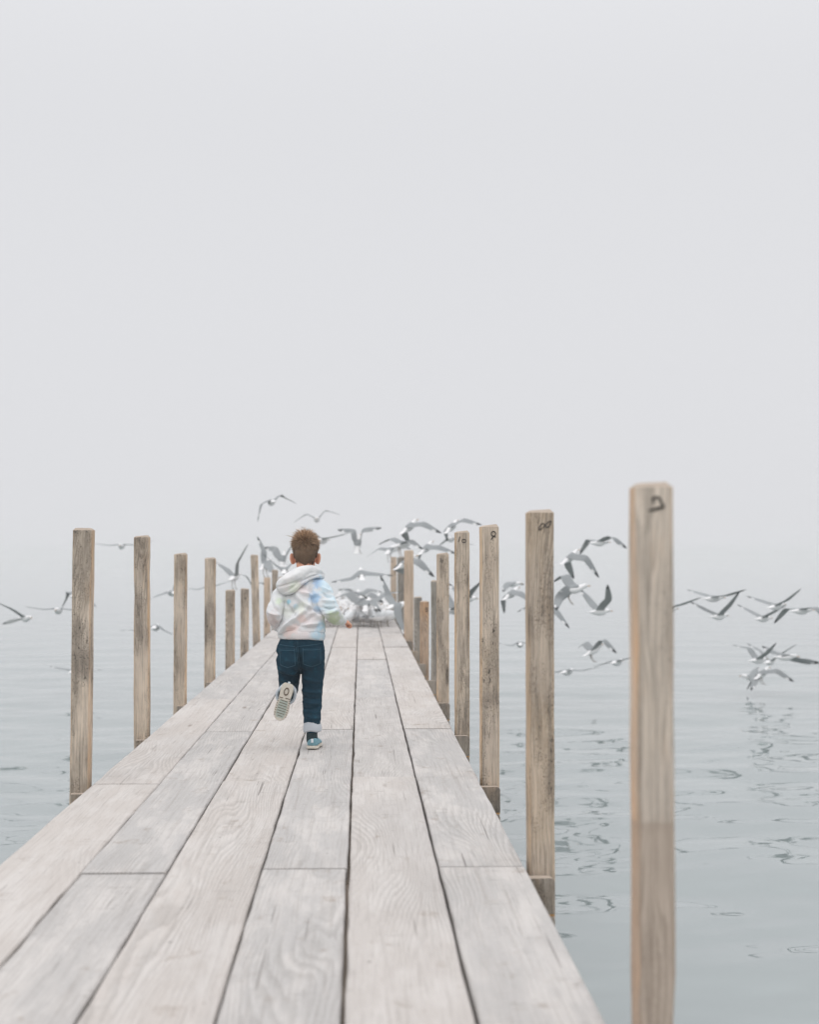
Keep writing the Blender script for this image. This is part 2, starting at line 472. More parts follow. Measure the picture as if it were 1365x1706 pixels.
# ------------------------------------------------------------------ posts
def post_bm(w, z0, z1, seed, cham=0.010):
    rng = random.Random(seed)
    bm = bmesh.new()
    r = 0.006; h = w / 2
    base = []
    for sx, sy in ((1, 1), (-1, 1), (-1, -1), (1, -1)):
        a, b = ((h, h - r), (h - r, h)) if sx * sy > 0 else ((h - r, h), (h, h - r))
        base += [(sx * a[0], sy * a[1]), (sx * b[0], sy * b[1])]
    zs = [z0]
    nseg = 26
    zs = [z0 + (z1 - cham - z0) * k / nseg for k in range(nseg + 1)]
    rows = []
    for z in zs:
        row = []
        for x, y in base:
            c = rng.uniform(-0.0012, 0.0008) - (rng.uniform(0, 0.004) if rng.random() < 0.05 else 0)
            s = 1 + c / h
            row.append(bm.verts.new((x * s, y * s, z)))
        rows.append(row)
    tilt = rng.uniform(-0.004, 0.004)
    rows.append([bm.verts.new((x * (1 - cham * 1.1 / h), y * (1 - cham * 1.1 / h), z1 + tilt * x / h)) for x, y in base])
    for a, b in zip(rows, rows[1:]):
        for i in range(8):
            bm.faces.new((a[i], a[(i+1) % 8], b[(i+1) % 8], b[i]))
    bm.faces.new(rows[-1]); bm.faces.new(rows[0][::-1])
    bmesh.ops.recalc_face_normals(bm, faces=bm.faces)
    return bm

def stroke_mark(strokes, w, parent, x, y, z, size):
    """handwritten marker strokes as thin raised ribbons on the post's near face"""
    bm = bmesh.new()
    for st in strokes:
        pts = [Vector((x + px * size, y, z + pz * size)) for px, pz in st]
        prev = None
        for i, p in enumerate(pts):
            d = (pts[min(i + 1, len(pts) - 1)] - pts[max(i - 1, 0)]).normalized()
            n = Vector((-d.z, 0, d.x)) * w / 2
            cur = [bm.verts.new(p + n), bm.verts.new(p - n), bm.verts.new(p - n + Vector((0, 0.0012, 0))), bm.verts.new(p + n + Vector((0, 0.0012, 0)))]
            if prev:
                for a in range(4):
                    bm.faces.new((prev[a], prev[(a+1) % 4], cur[(a+1) % 4], cur[a]))
            prev = cur
    bmesh.ops.recalc_face_normals(bm, faces=bm.faces)
    obj('number_mark', bm, M_INK, parent)

def arc(cx, cy, rx, ry, a0, a1, n=14):
    return [(cx + rx * math.cos(R(a0 + (a1 - a0) * i / n)), cy + ry * math.sin(R(a0 + (a1 - a0) * i / n))) for i in range(n + 1)]
FIG8 = [[(0.52 * math.sin(t_) * 1.0 + 0.12 * math.sin(2*t_), 0.30 * math.sin(2 * t_) + 0.17 * math.sin(t_)) for t_ in [i / 24 * 2 * math.pi for i in range(25)]]]
MARKS = {
    '2': [arc(-0.02, 0.30, 0.34, 0.26, 165, 0) + [(0.46, 0.02), (0.58, -0.12), (0.50, -0.26)], [(-0.34, 0.22), (-0.12, 0.20)], [(-0.6, -0.50), (-0.1, -0.40), (0.62, -0.24)], [(-0.35, -0.47), (0.1, -0.30), (0.5, -0.26)]],
    '8': FIG8,
    '9': [arc(0.0, 0.25, 0.28, 0.30, -60, 300) + [(-0.1, -0.2), (-0.3, -0.5)], [(0.05, -0.05), (0.3, -0.18)]],
    '10': [[(-0.42, 0.55), (-0.62, -0.35)], arc(0.25, -0.18, 0.30, 0.28, 0, 360)],
    '11': [[(-0.3, 0.4), (-0.05, 0.45), (-0.15, -0.25)], [(0.3, 0.25), (0.2, -0.5)]],
    '5': [[(0.4, 0.5), (-0.3, 0.45), (-0.3, 0.1), (0.25, 0.05), (0.3, -0.35), (-0.35, -0.45)]],
}
GP = 'square timber posts along both sides of the dock'
def post(x, y, top, w=0.084, mat=None, lean=0.0, mark=None, label='', seed=0, msize=0.055, mw=0.0045, mdz=0.066, mx=0.0, rz=0.0):
    o = obj('post', post_bm(w, WATER_Z - 0.35, top, seed), mat or M_POST, None, (x, y, 0))
    o.rotation_euler = (0, lean, rz)
    tag(o, label, 'post', GP)
    if mark:
        stroke_mark(MARKS[mark], mw, o, mx, -w/2 - 0.0022, top - mdz, msize)
    return o

post(0.608, 3.00, 1.150, w=0.079, mat=M_POST_STAINED, mark='2', label='nearest post at right, tall and out of focus, marked 2 near its top', seed=1, msize=0.026, mw=0.0045, mdz=0.046, mx=0.004)
post(0.593, 4.76, 1.148, mat=M_POST_BROWN, mark='8', label='post marked with a sideways 8, second from the camera at right', seed=2, msize=0.036, mw=0.0028, mdz=0.052, mx=0.012, rz=0.03)
post(0.589, 6.59, 1.136, mark='9', label='post marked 9 near its pale chamfered top', seed=3, msize=0.036, mw=0.0042, mdz=0.05, mx=0.016)
post(0.593, 8.42, 1.138, mark='10', label='post marked 10 with orange patches on its lower half', seed=4, msize=0.036, mw=0.0042, mdz=0.052, mx=0.0)
post(0.585, 10.25, 1.012, mark='11', label='post marked 11 with a large black knot low down', seed=5, msize=0.036, mw=0.005, mdz=0.055, mx=-0.012)
post(0.634, 12.08, 0.785, mat=M_POST_GREY, label='shorter olive grey post right behind the post marked 11', seed=6)
post(0.617, 13.90, 0.556, mat=M_POST_ORANGE, mark='5', label='short fresh orange post, newest wood of the right row', seed=7, msize=0.036, mw=0.006, mdz=0.085, mx=0.02)
post(0.627, 15.75, 0.542, mat=M_POST_GREY, label='short grey post directly behind the fresh orange one', seed=8)
post(0.590, 17.60, 1.055, w=0.112, mat=M_POST_TAN, label='thick tall tan post behind the short grey and orange posts', seed=9)
post(0.592, 21.20, 0.965, w=0.098, mat=M_POST_GREY, label='tall grey post between the two tan posts at the far right end', seed=10)
post(0.587, 25.60, 0.960, w=0.106, mat=M_POST_TAN, label='farthest tan post of the right row, with gulls at its top', seed=11)
post(-1.236, 6.45, 1.118, mat=M_POST_DARK, lean=0.005, label='leftmost post, with wavy dark grain and many black nail holes', seed=12)
post(-1.243, 8.28, 1.108, lean=-0.005, label='second post from the left, with an orange strip down its right edge', seed=13)
post(-1.254, 10.10, 1.010, label='third post from the left, with a notched worn top', seed=14)
post(-1.238, 11.93, 0.976, label='fourth post from the left, with an orange streak and a round knot', seed=15)
post(-1.238, 13.76, 0.668, label='first of the two short posts in the left row', seed=16)
post(-1.248, 15.60, 0.637, label='second of the two short posts in the left row', seed=17)
post(-1.250, 17.40, 1.000, lean=-0.030, mat=M_POST, label='tall post leaning left behind the two short left posts', seed=18)
post(-1.246, 19.30, 0.700, mat=M_POST_TAN, label='short post just right of the tall leaning left post', seed=19)
post(-1.250, 21.10, 0.780, mat=M_POST, label='far left post close to the child\'s left sleeve', seed=20)
post(-1.250, 22.90, 0.650, mat=M_POST_TAN, label='farthest left post, mostly hidden by the child\'s hood', seed=21)
# ------------------------------------------------------------------ gulls
M_WHITE = flat('gull_white', (0.82, 0.81, 0.805), 0.8, 0.1, 0.04, 90)
M_GREYW = flat('gull_grey', (0.285, 0.30, 0.305), 0.8, 0.1, 0.10, 70)
M_BACK = flat('gull_pale_back', (0.66, 0.67, 0.675), 0.8, 0.1, 0.10, 70)
M_UNDER = flat('gull_under_wing', (0.27, 0.285, 0.28), 0.8, 0.1, 0.12, 70)
M_TIP = flat('gull_black_tip', (0.06, 0.067, 0.068), 0.7, 0.2, 0.1, 70)
M_BILL = flat('gull_bill', (0.42, 0.24, 0.10), 0.5, 0.3)
M_LEG = flat('gull_leg', (0.34, 0.30, 0.26), 0.6, 0.2)
M_EYE = flat('gull_eye', (0.02, 0.02, 0.02), 0.2, 0.5)
GULL_MATS = [M_WHITE, M_GREYW, M_UNDER, M_TIP]

BODY = [(-.205, .004, .050, .003), (-.150, .001, .042, .010), (-.105, .0, .037, .024), (-.055, -.002, .047, .043),
        (-.020, -.003, .055, .052), (.015, -.002, .058, .056), (.050, .000, .057, .055), (.085, .005, .051, .049),
        (.115, .014, .038, .038), (.140, .022, .032, .033), (.162, .026, .031, .032), (.182, .024, .023, .024), (.196, .020, .009, .010)]
NB = 12
def gull_mesh(fwd, wl, wr):
    """one continuous skin: body rings with both wings extruded out of the shoulders.
    wl / wr = (elbow-to-wrist vector, wrist-to-tip vector) in gull space"""
    bm = bmesh.new()
    rings = []
    for y, zc, rx, rz in BODY:
        rings.append([bm.verts.new((rx * math.cos(k * 2 * math.pi / NB), y, zc + rz * math.sin(k * 2 * math.pi / NB))) for k in range(NB)])
    s0, s1 = 3, 7
    for s in range(len(rings) - 1):
        for k in range(NB):
            if s0 <= s < s1 and k in (1, 4): continue
            a, b = rings[s], rings[s + 1]
            f = bm.faces.new((a[k], a[(k+1) % NB], b[(k+1) % NB], b[k]))
            f.material_index = 1 if (k in (2, 3) and 3 <= s < 7) else 0
    bm.faces.new(rings[0][::-1]); bm.faces.new(rings[-1])
    U = [-.66, -.33, 0.0, .20, .33]
    H = [.0015, .006, .011, .011, .004]
    for side, (v1, v2) in ((1, wr), (-1, wl)):
        kt, kb = (2, 1) if side > 0 else (4, 5)
        top = [rings[s][kt] for s in range(s0, s1 + 1)]
        bot = [rings[s][kb] for s in range(s0, s1 + 1)]
        root = (top[2].co + bot[2].co) / 2
        l1, l2 = v1.length, v2.length
        d1, d2 = v1.normalized(), v2.normalized()
        wrist = root + v1
        st = [(root + v1 * 0.22, d1, .138, 0), (root + v1 * 0.5, d1, .142, 0), (root + v1 * 0.78, d1, .140, 0),
              (wrist, (d1 + d2).normalized(), .130, .004), (wrist + v2 * .28, d2, .108, .002), (wrist + v2 * .55, d2, .084, -.006),
              (wrist + v2 * .72, d2, .066, -.012), (wrist + v2 * .87, d2, .042, -.016), (wrist + v2, d2, .014, -.02)]
        pt, pb = top, bot
        for q, (P, b, ch, sw) in enumerate(st):
            c = fwd - b * fwd.dot(b)
            if c.length < 0.25:
                alt = Vector((0, 0, 1)) - b * b.z
                c = c + alt * 0.4
            c.normalize()
            n = (b.cross(c) if side > 0 else c.cross(b)).normalized()
            ct = [bm.verts.new(P + c * (u * ch + sw) + n * h * ch / .13) for u, h in zip(U, H)]
            cb = [bm.verts.new(P + c * (u * ch + sw) - n * (h * .35 + .0012) * ch / .13) for u, h in zip(U, H)]
            mt, mb = (1, 2)
            if q >= 7: mt = mb = 3
            for i in range(4):
                mi = mt
                if q == 6 and i == 0: mi = 0
                f = bm.faces.new((pt[i], pt[i+1], ct[i+1], ct[i])); f.material_index = mi
                f = bm.faces.new((pb[i], pb[i+1], cb[i+1], cb[i])); f.material_index = 3 if (q == 6 and i == 3) else mb
            f = bm.faces.new((pt[0], pb[0], cb[0], ct[0])); f.material_index = 1 if q < 7 else 3
            f = bm.faces.new((pt[4], pb[4], cb[4], ct[4])); f.material_index = 3 if q >= 7 else 1
            pt, pb = ct, cb
        ring = [*pt, *pb[::-1]]
        f = bm.faces.new(ring); f.material_index = 3
    bmesh.ops.recalc_face_normals(bm, faces=bm.faces)
    me = bpy.data.meshes.new('gull')
    bm.to_mesh(me); bm.free()
    for m in GULL_MATS: me.materials.append(m)
    return smooth(me)

def cone_between(bm, a, b, r0, r1, n=6):
    d = (b - a).normalized()
    u = d.orthogonal().normalized(); v = d.cross(u)
    A = [bm.verts.new(a + (u * math.cos(k * 2 * math.pi / n) + v * math.sin(k * 2 * math.pi / n)) * r0) for k in range(n)]
    B = [bm.verts.new(b + (u * math.cos(k * 2 * math.pi / n) + v * math.sin(k * 2 * math.pi / n)) * r1) for k in range(n)]
    for k in range(n): bm.faces.new((A[k], A[(k+1) % n], B[(k+1) % n], B[k]))
    bm.faces.new(A[::-1]); bm.faces.new(B)
    return bm

def beak_mesh():
    bm = bmesh.new()
    cone_between(bm, Vector((0, .188, .020)), Vector((0, .222, .015)), .0085, .006)
    cone_between(bm, Vector((0, .222, .015)), Vector((0, .236, .009)), .006, .0015)
    bmesh.ops.recalc_face_normals(bm, faces=bm.faces)
    me = bpy.data.meshes.new('beak'); bm.to_mesh(me); bm.free(); me.materials.append(M_BILL)
    return smooth(me)
def leg_mesh(side, straight):
    bm = bmesh.new()
    if straight:
        a, b, c = Vector((side * .024, -.005, -.04)), Vector((side * .026, -.012, -.085)), Vector((side * .027, .0, -.148))
        toe = [Vector((side * .027 + q, .045, -.150)) for q in (-.018, 0, .018)]
    else:
        a, b, c = Vector((side * .022, -.06, -.035)), Vector((side * .026, -.075, -.095)), Vector((side * .03, -.055, -.155))
        toe = [Vector((side * .03 + q, -.03, -.190)) for q in (-.012, 0, .012)]
    cone_between(bm, a, b, .010, .006); cone_between(bm, b, c, .005, .0045)
    for q in toe: cone_between(bm, c, q, .0045, .003, 4)
    bmesh.ops.recalc_face_normals(bm, faces=bm.faces)
    me = bpy.data.meshes.new('leg'); bm.to_mesh(me); bm.free(); me.materials.append(M_LEG)
    return me
def eye_mesh(side):
    bm = bmesh.new()
    bmesh.ops.create_icosphere(bm, subdivisions=1, radius=.0055)
    bmesh.ops.translate(bm, vec=(side * .0285, .170, .032), verts=bm.verts)
    me = bpy.data.meshes.new('eye'); bm.to_mesh(me); bm.free(); me.materials.append(M_EYE)
    return me
BEAK = beak_mesh()
LEG_FLY = [leg_mesh(-1, False), leg_mesh(1, False)]
LEG_STAND = [leg_mesh(-1, True), leg_mesh(1, True)]
EYE = [eye_mesh(-1), eye_mesh(1)]
L1, L2 = 0.225, 0.315

def limb(dx, dz, L, span_y):
    """world offset seen from the shore (dx, dz) -> full bone vector of length L"""
    q = math.hypot(dx, dz)
    if q >= L: return Vector((dx, 0, dz)) * (min(q, L * 1.12) / q)
    return Vector((dx, span_y * math.sqrt(L * L - q * q), dz))

def flying_gull(x, y, z, head, pitch, lw, rw, legs, label, group='gulls in flight around the dock'):
    rot = Matrix.Rotation(R(-head), 3, 'Z') @ Matrix.Rotation(R(pitch), 3, 'X')
    inv = rot.inverted()
    wings = []
    for side, (a, b, c, d) in ((-1, lw), (1, rw)):
        spany = (rot @ Vector((side, 0, 0))).y
        sg = 1 if spany > 0.12 else (-1 if spany < -0.12 else 0.35 * (1 if (rot @ Vector((0, 1, 0))).y < 0 else -1))
        root = rot @ Vector((side * .046, .02, .028))
        v1 = limb(a - root.x, b - root.z, L1, sg)
        v2 = limb(c - (root.x + v1.x), d - (root.z + v1.z), L2, sg * 0.7)
        if v2.length < L2 * 0.98: v2 = v2.normalized() * L2
        wings.append((inv @ v1, inv @ v2))
    me = gull_mesh(Vector((0, 1, 0)), wings[0], wings[1])
    o = obj('gull', me, None, None, (x, y, z))
    o.rotation_euler = rot.to_euler()
    md = o.modifiers.new('smooth', 'SUBSURF'); md.levels = 1; md.render_levels = 1
    tag(o, label, 'gull', group)
    obj('beak', BEAK, None, o)
    for e in EYE: obj('eye', e, None, o)
    if legs:
        for l in LEG_FLY: obj('leg', l, None, o)
    return o

GULLS = [
    (-5.30, 23.00, -0.01, 140, 0, (-0.169, -0.047, -0.375, -0.104), (-0.152, 0.142, -0.322, 0.247), 0, 'gull at the left picture edge with one thin pale wing raised'),
    (-4.57, 22.00, 0.15, 180, 0, (0.225, -0.0, 0.496, -0.046), (-0.225, 0.009, -0.487, 0.046), 0, 'gull gliding level left of the first left post with a long dark wing'),
    (-4.71, 24.00, 0.31, 10, 0, (-0.138, 0.06, -0.274, -0.198), (0.197, 0.039, 0.405, -0.189), 0, 'gull flying away behind the first left post with arched wings'),
    (-4.93, 25.00, -1.02, 10, 0, (-0.225, 0.042, -0.43, 0.063), (0.256, 0.03, 0.532, 0.05), 0, 'gull skimming the water low behind the first left post'),
    (-4.45, 27.00, 1.15, 180, 0, (0.3, 0.022, 0.6, 0.101), (-0.233, 0.011, -0.5, 0.045), 0, 'gull facing the camera with flat wings between the first two left posts'),
    (-3.25, 23.00, -0.16, 5, 0, (-0.255, -0.047, -0.529, -0.047), (0.152, -0.048, 0.351, -0.134), 0, 'gull with drooping wings crossing low behind the second left post'),
    (-3.25, 25.00, 0.33, 330, 0, (-0.195, -0.031, -0.38, -0.093), (0.03, 0.145, 0.091, 0.321), 0, 'gull beside the third left post with a thin wing raised behind it'),
    (-2.51, 24.00, 0.44, 0, 0, (-0.178, -0.03, -0.396, 0.0), (0.139, 0.04, 0.317, 0.099), 0, 'gull hidden by the fourth left post with only its dark wing out'),
    (-2.00, 23.00, 0.64, 20, 12, (-0.143, 0.124, -0.334, 0.229), (0.066, 0.229, 0.236, 0.525), 1, 'gull with dangling feet between the fourth post and the short left posts'),
    (-1.92, 26.00, 0.44, 350, 0, (-0.14, 0.173, -0.248, 0.194), (0.14, 0.043, 0.258, -0.097), 0, 'gull with one hooked wing beside the tall leaning left post'),
    (-1.44, 22.00, 0.84, 20, 20, (-0.028, 0.192, -0.129, 0.402), (0.082, -0.037, 0.174, -0.155), 1, 'gull beating a pale wing straight up beside the tall leaning left post'),
    (-1.29, 24.00, 0.90, 10, 45, (-0.13, 0.199, -0.279, 0.229), (0.099, 0.14, 0.208, 0.299), 1, "gull braking with wide grey wings left of the child's ear"),
    (-1.11, 21.00, 0.76, 0, 10, (-0.105, 0.061, -0.227, 0.174), (0.122, 0.105, 0.226, 0.192), 0, "gull low beside the child's hood with a dark wing tip"),
    (-1.42, 23.00, 1.83, 345, 0, (-0.162, -0.048, -0.209, -0.316), (0.124, 0.115, 0.391, -0.019), 0, 'highest gull, far left, with one wing hanging straight down'),
    (-0.82, 27.00, 1.65, 180, 0, (0.168, 0.169, 0.404, 0.102), (-0.202, 0.101, -0.392, -0.023), 0, "gull with evenly arched wings high above the child's head"),
    (-0.59, 22.00, 1.21, 30, 0, (-0.146, 0.119, -0.284, 0.192), (0.183, 0.046, 0.393, 0.092), 0, "gull half hidden behind the child's head with a long wing to the right"),
    (-0.04, 24.00, 1.16, 15, 50, (-0.07, 0.24, -0.32, 0.27), (0.08, 0.25, 0.399, 0.3), 1, 'gull with wings folded upward like the letter M right of the child'),
    (0.01, 21.00, 0.70, 355, 22, (-0.148, -0.052, -0.436, -0.096), (0.175, 0.017, 0.419, -0.0), 0, "gull with broad level grey wings just right of the child's shoulder"),
    (0.70, 21.00, 1.39, 50, 30, (-0.044, -0.061, 0.026, -0.175), (0.219, 0.061, 0.482, -0.07), 0, 'gull high over the far right posts with one long wing bent down'),
    (1.45, 23.00, 1.43, 40, 30, (-0.067, -0.029, -0.029, -0.163), (0.192, 0.125, 0.491, 0.048), 0, 'gull with a cupped wing above the post numbered 11'),
    (1.76, 28.00, 1.29, 200, 0, (0.199, -0.07, 0.386, -0.105), (-0.117, -0.035, -0.199, -0.105), 0, 'small gull with a dark head just left of the post numbered 10'),
    (1.04, 23.00, 1.09, 45, 30, (-0.058, -0.067, -0.086, -0.182), (0.211, 0.029, 0.499, -0.067), 0, 'gull dipping one grey wing above the far row of right posts'),
    (0.59, 19.00, 0.88, 60, 25, (-0.095, -0.04, 0.111, -0.135), (0.174, 0.04, 0.396, -0.166), 0, 'gull sweeping both wings down in front of the far tan posts'),
    (0.45, 18.50, 0.33, 40, 5, (-0.069, 0.123, -0.17, 0.377), (0.054, -0.146, 0.154, -0.392), 0, 'gull lifting off the right edge of the planks with one wing straight up'),
    (0.09, 20.00, 0.29, 10, 22, (-0.083, 0.075, -0.183, 0.0), (0.083, 0.075, 0.183, -0.042), 0, 'gull with humped grey wings rising out of the flock on the planks'),
    (0.15, 20.50, 0.18, 15, 10, (-0.145, 0.009, -0.256, -0.034), (0.162, -0.017, 0.315, 0.017), 0, 'gull spreading low pale wings at the front of the flock'),
    (1.61, 22.00, 0.31, 60, 0, (-0.073, 0.083, -0.193, 0.211), (0.092, 0.128, 0.193, 0.247), 0, 'gull with a dark wing showing between the posts numbered 9 and 10'),
    (1.43, 22.00, 0.14, 90, 0, (-0.046, 0.147, -0.101, 0.311), (0.064, 0.055, 0.193, 0.091), 0, 'pale gull between the posts numbered 10 and 11'),
    (2.30, 22.00, 0.39, 50, 25, (-0.083, -0.073, -0.047, -0.257), (0.129, 0.027, 0.35, -0.12), 0, 'gull drooping one wing between the posts numbered 8 and 9'),
    (2.95, 28.00, 0.42, 70, 0, (0.106, 0.035, 0.27, -0.012), (-0.106, -0.023, -0.176, -0.117), 0, 'upper gull of the two just left of the post numbered 8'),
    (2.66, 24.00, -0.50, 5, 0, (-0.151, -0.03, -0.311, 0.011), (0.171, 0.01, 0.392, -0.021), 0, 'gull gliding level low between the posts numbered 8 and 9'),
    (2.67, 21.00, 0.22, 30, 30, (-0.132, 0.044, -0.29, -0.043), (0.185, -0.044, 0.36, -0.272), 0, 'gull behind the post numbered 8 with its grey wing out to the right'),
    (4.15, 25.00, 1.20, 75, 0, (-0.126, 0.052, -0.274, -0.22), (0.242, 0.094, 0.505, -0.084), 0, 'gull with wavy spread wings high between the posts numbered 8 and 2'),
    (3.06, 21.00, 0.95, 60, 30, (0.026, -0.105, 0.123, -0.263), (0.238, 0.009, 0.44, -0.281), 0, 'gull with a long downswept black tipped wing right of the post numbered 8'),
    (2.74, 18.50, 0.55, 85, 8, (-0.062, 0.185, -0.139, 0.108), (-0.187, -0.139, -0.218, -0.231), 1, 'large white gull with dangling legs right of the post numbered 8'),
    (3.65, 22.00, 0.12, 80, 0, (-0.073, 0.147, -0.211, 0.34), (0.149, 0.184, 0.113, 0.386), 0, 'gull holding both wings up in a V between the posts numbered 8 and 2'),
    (3.88, 24.00, -0.61, 70, 25, (-0.07, 0.13, -0.131, 0.05), (0.192, 0.19, 0.393, -0.011), 1, 'gull braking with lowered legs above the water between the posts numbered 8 and 2'),
    (3.30, 23.00, -0.88, 40, 0, (-0.145, -0.028, -0.318, -0.009), (0.222, 0.028, 0.473, 0.094), 0, 'left one of two gulls skimming the water right of the post numbered 8'),
    (4.10, 23.00, -0.73, 40, 0, (-0.116, -0.028, -0.242, -0.086), (0.174, 0.076, 0.329, 0.133), 0, 'right one of two gulls skimming the water right of the post numbered 8'),
    (4.71, 22.00, 0.15, 60, 0, (-0.13, 0.037, -0.315, 0.102), (0.205, 0.083, 0.456, 0.184), 0, 'gull half hidden behind the nearest right post with a dark raised wing'),
    (5.66, 23.00, 0.29, 75, 0, (-0.087, 0.058, -0.252, 0.116), (0.195, 0.048, 0.458, 0.134), 0, 'upper of two gulls just right of the nearest post with a level dark wing'),
    (5.75, 23.00, -0.00, 60, 0, (-0.135, 0.096, -0.377, 0.232), (0.147, 0.173, 0.275, 0.385), 0, 'lower of two gulls just right of the nearest post with wings in a wide V'),
    (6.68, 23.00, 0.16, 60, 5, (-0.107, 0.068, -0.35, 0.155), (0.137, 0.106, 0.295, 0.27), 0, 'upper of two gulls near the right picture edge with a dark raised wing'),
    (6.75, 24.00, -0.08, 60, 0, (-0.091, 0.091, -0.293, 0.212), (0.123, 0.11, 0.266, 0.221), 0, 'lower of two gulls near the right picture edge with a dark raised wing'),
    (6.78, 22.00, 0.13, 80, 0, (-0.149, 0.019, -0.291, -0.202), (0.197, 0.055, 0.363, -0.148), 0, 'gull leaving at the right picture edge with both wings bent down'),
    (6.38, 23.00, -0.70, 60, 0, (-0.057, 0.173, -0.261, 0.212), (0.088, 0.115, 0.177, 0.269), 0, 'gull with an upright dark wing in the low group near the water at right'),
    (7.15, 25.00, -0.88, 40, 0, (-0.073, 0.157, -0.305, 0.304), (0.181, 0.156, 0.394, 0.313), 0, 'gull with thin crossed wings in the low group near the water at right'),
    (6.82, 23.00, -0.65, 110, 0, (-0.078, 0.048, -0.174, 0.126), (0.243, -0.049, 0.545, -0.069), 0, 'gull stretching a flat pale wing to the right picture edge'),
    (6.87, 24.50, -1.04, 60, 25, (-0.063, -0.071, -0.126, -0.276), (0.229, 0.071, 0.538, -0.114), 1, 'lowest gull at right with a wing tip brushing its own reflection'),
    (6.73, 24.60, -1.11, 300, 0, (-0.042, -0.062, -0.157, -0.154), (0.084, 0.072, 0.188, 0.113), 0, 'dark winged gull just above the water beside the lowest gull'),
]

for g in GULLS:
    flying_gull(*g)

def standing_mesh(seed, up):
    """resting gull, wings folded along the back with dark crossed tips"""
    rng = random.Random(seed)
    prof = [(-.215, .0, .012, .008), (-.185, .004, .020, .016), (-.150, .006, .030, .026), (-.105, .004, .044, .044), (-.055, .0, .055, .058),
            (.0, .0, .061, .066), (.05, .006, .058, .064), (.088, .024, .045, .052), (.108, .052, .035, .040), (.118, .085 * up, .030, .033),
            (.128, .108 * up, .031, .031), (.150, .116 * up, .027, .026), (.170, .113 * up, .013, .014)]
    bm = bmesh.new()
    rings = []
    for i, (y, zc, rx, rz) in enumerate(prof):
        rings.append([bm.verts.new((rx * math.cos(k * math.pi / 6), y, zc + rz * math.sin(k * math.pi / 6))) for k in range(12)])
    for s in range(len(rings) - 1):
        for k in range(12):
            f = bm.faces.new((rings[s][k], rings[s][(k+1) % 12], rings[s+1][(k+1) % 12], rings[s+1][k]))
            upper = k in (0, 1, 2, 3, 4, 5)
            f.material_index = 3 if (s < 2 and upper) else 1 if (upper and 2 <= s < 7) else 0
    bm.faces.new(rings[0][::-1]); bm.faces.new(rings[-1])
    bmesh.ops.recalc_face_normals(bm, faces=bm.faces)
    me = bpy.data.meshes.new('gull'); bm.to_mesh(me); bm.free()
    for m in (M_WHITE, M_BACK, M_UNDER, M_GREYW): me.materials.append(m)
    return smooth(me)
STAND = [standing_mesh(1, 1.0), standing_mesh(2, 0.82), standing_mesh(3, 1.15)]
rng = random.Random(21)
spots = []
tries = 0
while len(spots) < 190 and tries < 20000:
    tries += 1
    y = 19.7 + 8.3 * rng.random() ** 1.15
    x = rng.uniform(-1.08, 0.46)
    if all((x - a) ** 2 + ((y - b) * 0.8) ** 2 > 0.165 ** 2 for a, b in spots): spots.append((x, y))
def standing_gull(x, y, z, rz, mesh, s, label, group):
    o = obj('gull', mesh, None, None, (x, y, z + (0.150 if y < 20.35 or z > 0.1 else 0.098) * s))
    o.rotation_euler = (rng.uniform(-.05, .18), 0, rz)
    o.scale = (s, s, s)
    tag(o, label, 'gull', group)
    if y < 22.5:
        b = obj('beak', BEAK, None, o); b.location = (0, -.022, .09 * (1, .82, 1.15)[STAND.index(mesh)])
        if y < 20.35:
            for l in LEG_STAND: obj('leg', l, None, o)
    return o
for x, y in spots:
    standing_gull(x, y, 0, rng.choice([rng.uniform(-1.2, 1.2), rng.uniform(0, 6.28)]), rng.choice(STAND), rng.uniform(.92, 1.1),
                  'grey and white gull standing in the packed flock on the far planks', 'gulls standing on the far planks')
# birds in the flock opening their wings to leave
for i in range(3):
    x, y = rng.uniform(-0.35, 0.4), rng.uniform(20.3, 25.5)
    h = rng.uniform(-60, 60)
    a = rng.uniform(.06, .18); c = rng.uniform(.0, .30)
    flying_gull(x, y, rng.uniform(.17, .38), h, rng.uniform(0, 30), (-.17, a, -.36, c), (.17, a, .36, c * rng.uniform(.5, 1.1)), 1,
                'gull opening its wings to take off from the packed flock', 'gulls taking off from the far planks')
# on top of the far posts
standing_gull(0.587, 25.6, 0.96, -1.2, STAND[0], 1.0, 'gull perched on top of the farthest tan post', 'gulls on the far posts')
flying_gull(0.62, 21.2, 1.14, 60, 10, (-.14, .10, -.30, .02), (.12, .06, .28, -.05), 1, 'gull flapping down onto the tall grey far post', 'gulls on the far posts')
flying_gull(0.50, 24.5, 1.06, 20, 15, (-.18, .04, -.36, -.08), (.15, .10, .33, .04), 1, 'gull hovering left of the farthest tan post top', 'gulls on the far posts')
# ------------------------------------------------------------------ the running child
BOY = Vector((-0.247, 7.48, 0.003))
def fused(bm, voxel, it=4, fac=0.5):
    """overlapping volumes -> one continuous skin"""
    bmesh.ops.recalc_face_normals(bm, faces=bm.faces)
    me = bpy.data.meshes.new('tmp'); bm.to_mesh(me); bm.free()
    o = bpy.data.objects.new('tmp', me); COL.objects.link(o)
    m = o.modifiers.new('r', 'REMESH'); m.mode = 'VOXEL'; m.voxel_size = voxel; m.adaptivity = 0.0
    if it:
        s = o.modifiers.new('s', 'SMOOTH'); s.iterations = it; s.factor = fac
    dg = bpy.context.evaluated_depsgraph_get()
    new = bpy.data.meshes.new_from_object(o.evaluated_get(dg), depsgraph=dg)
    bpy.data.objects.remove(o); bpy.data.meshes.remove(me)
    return smooth(new)

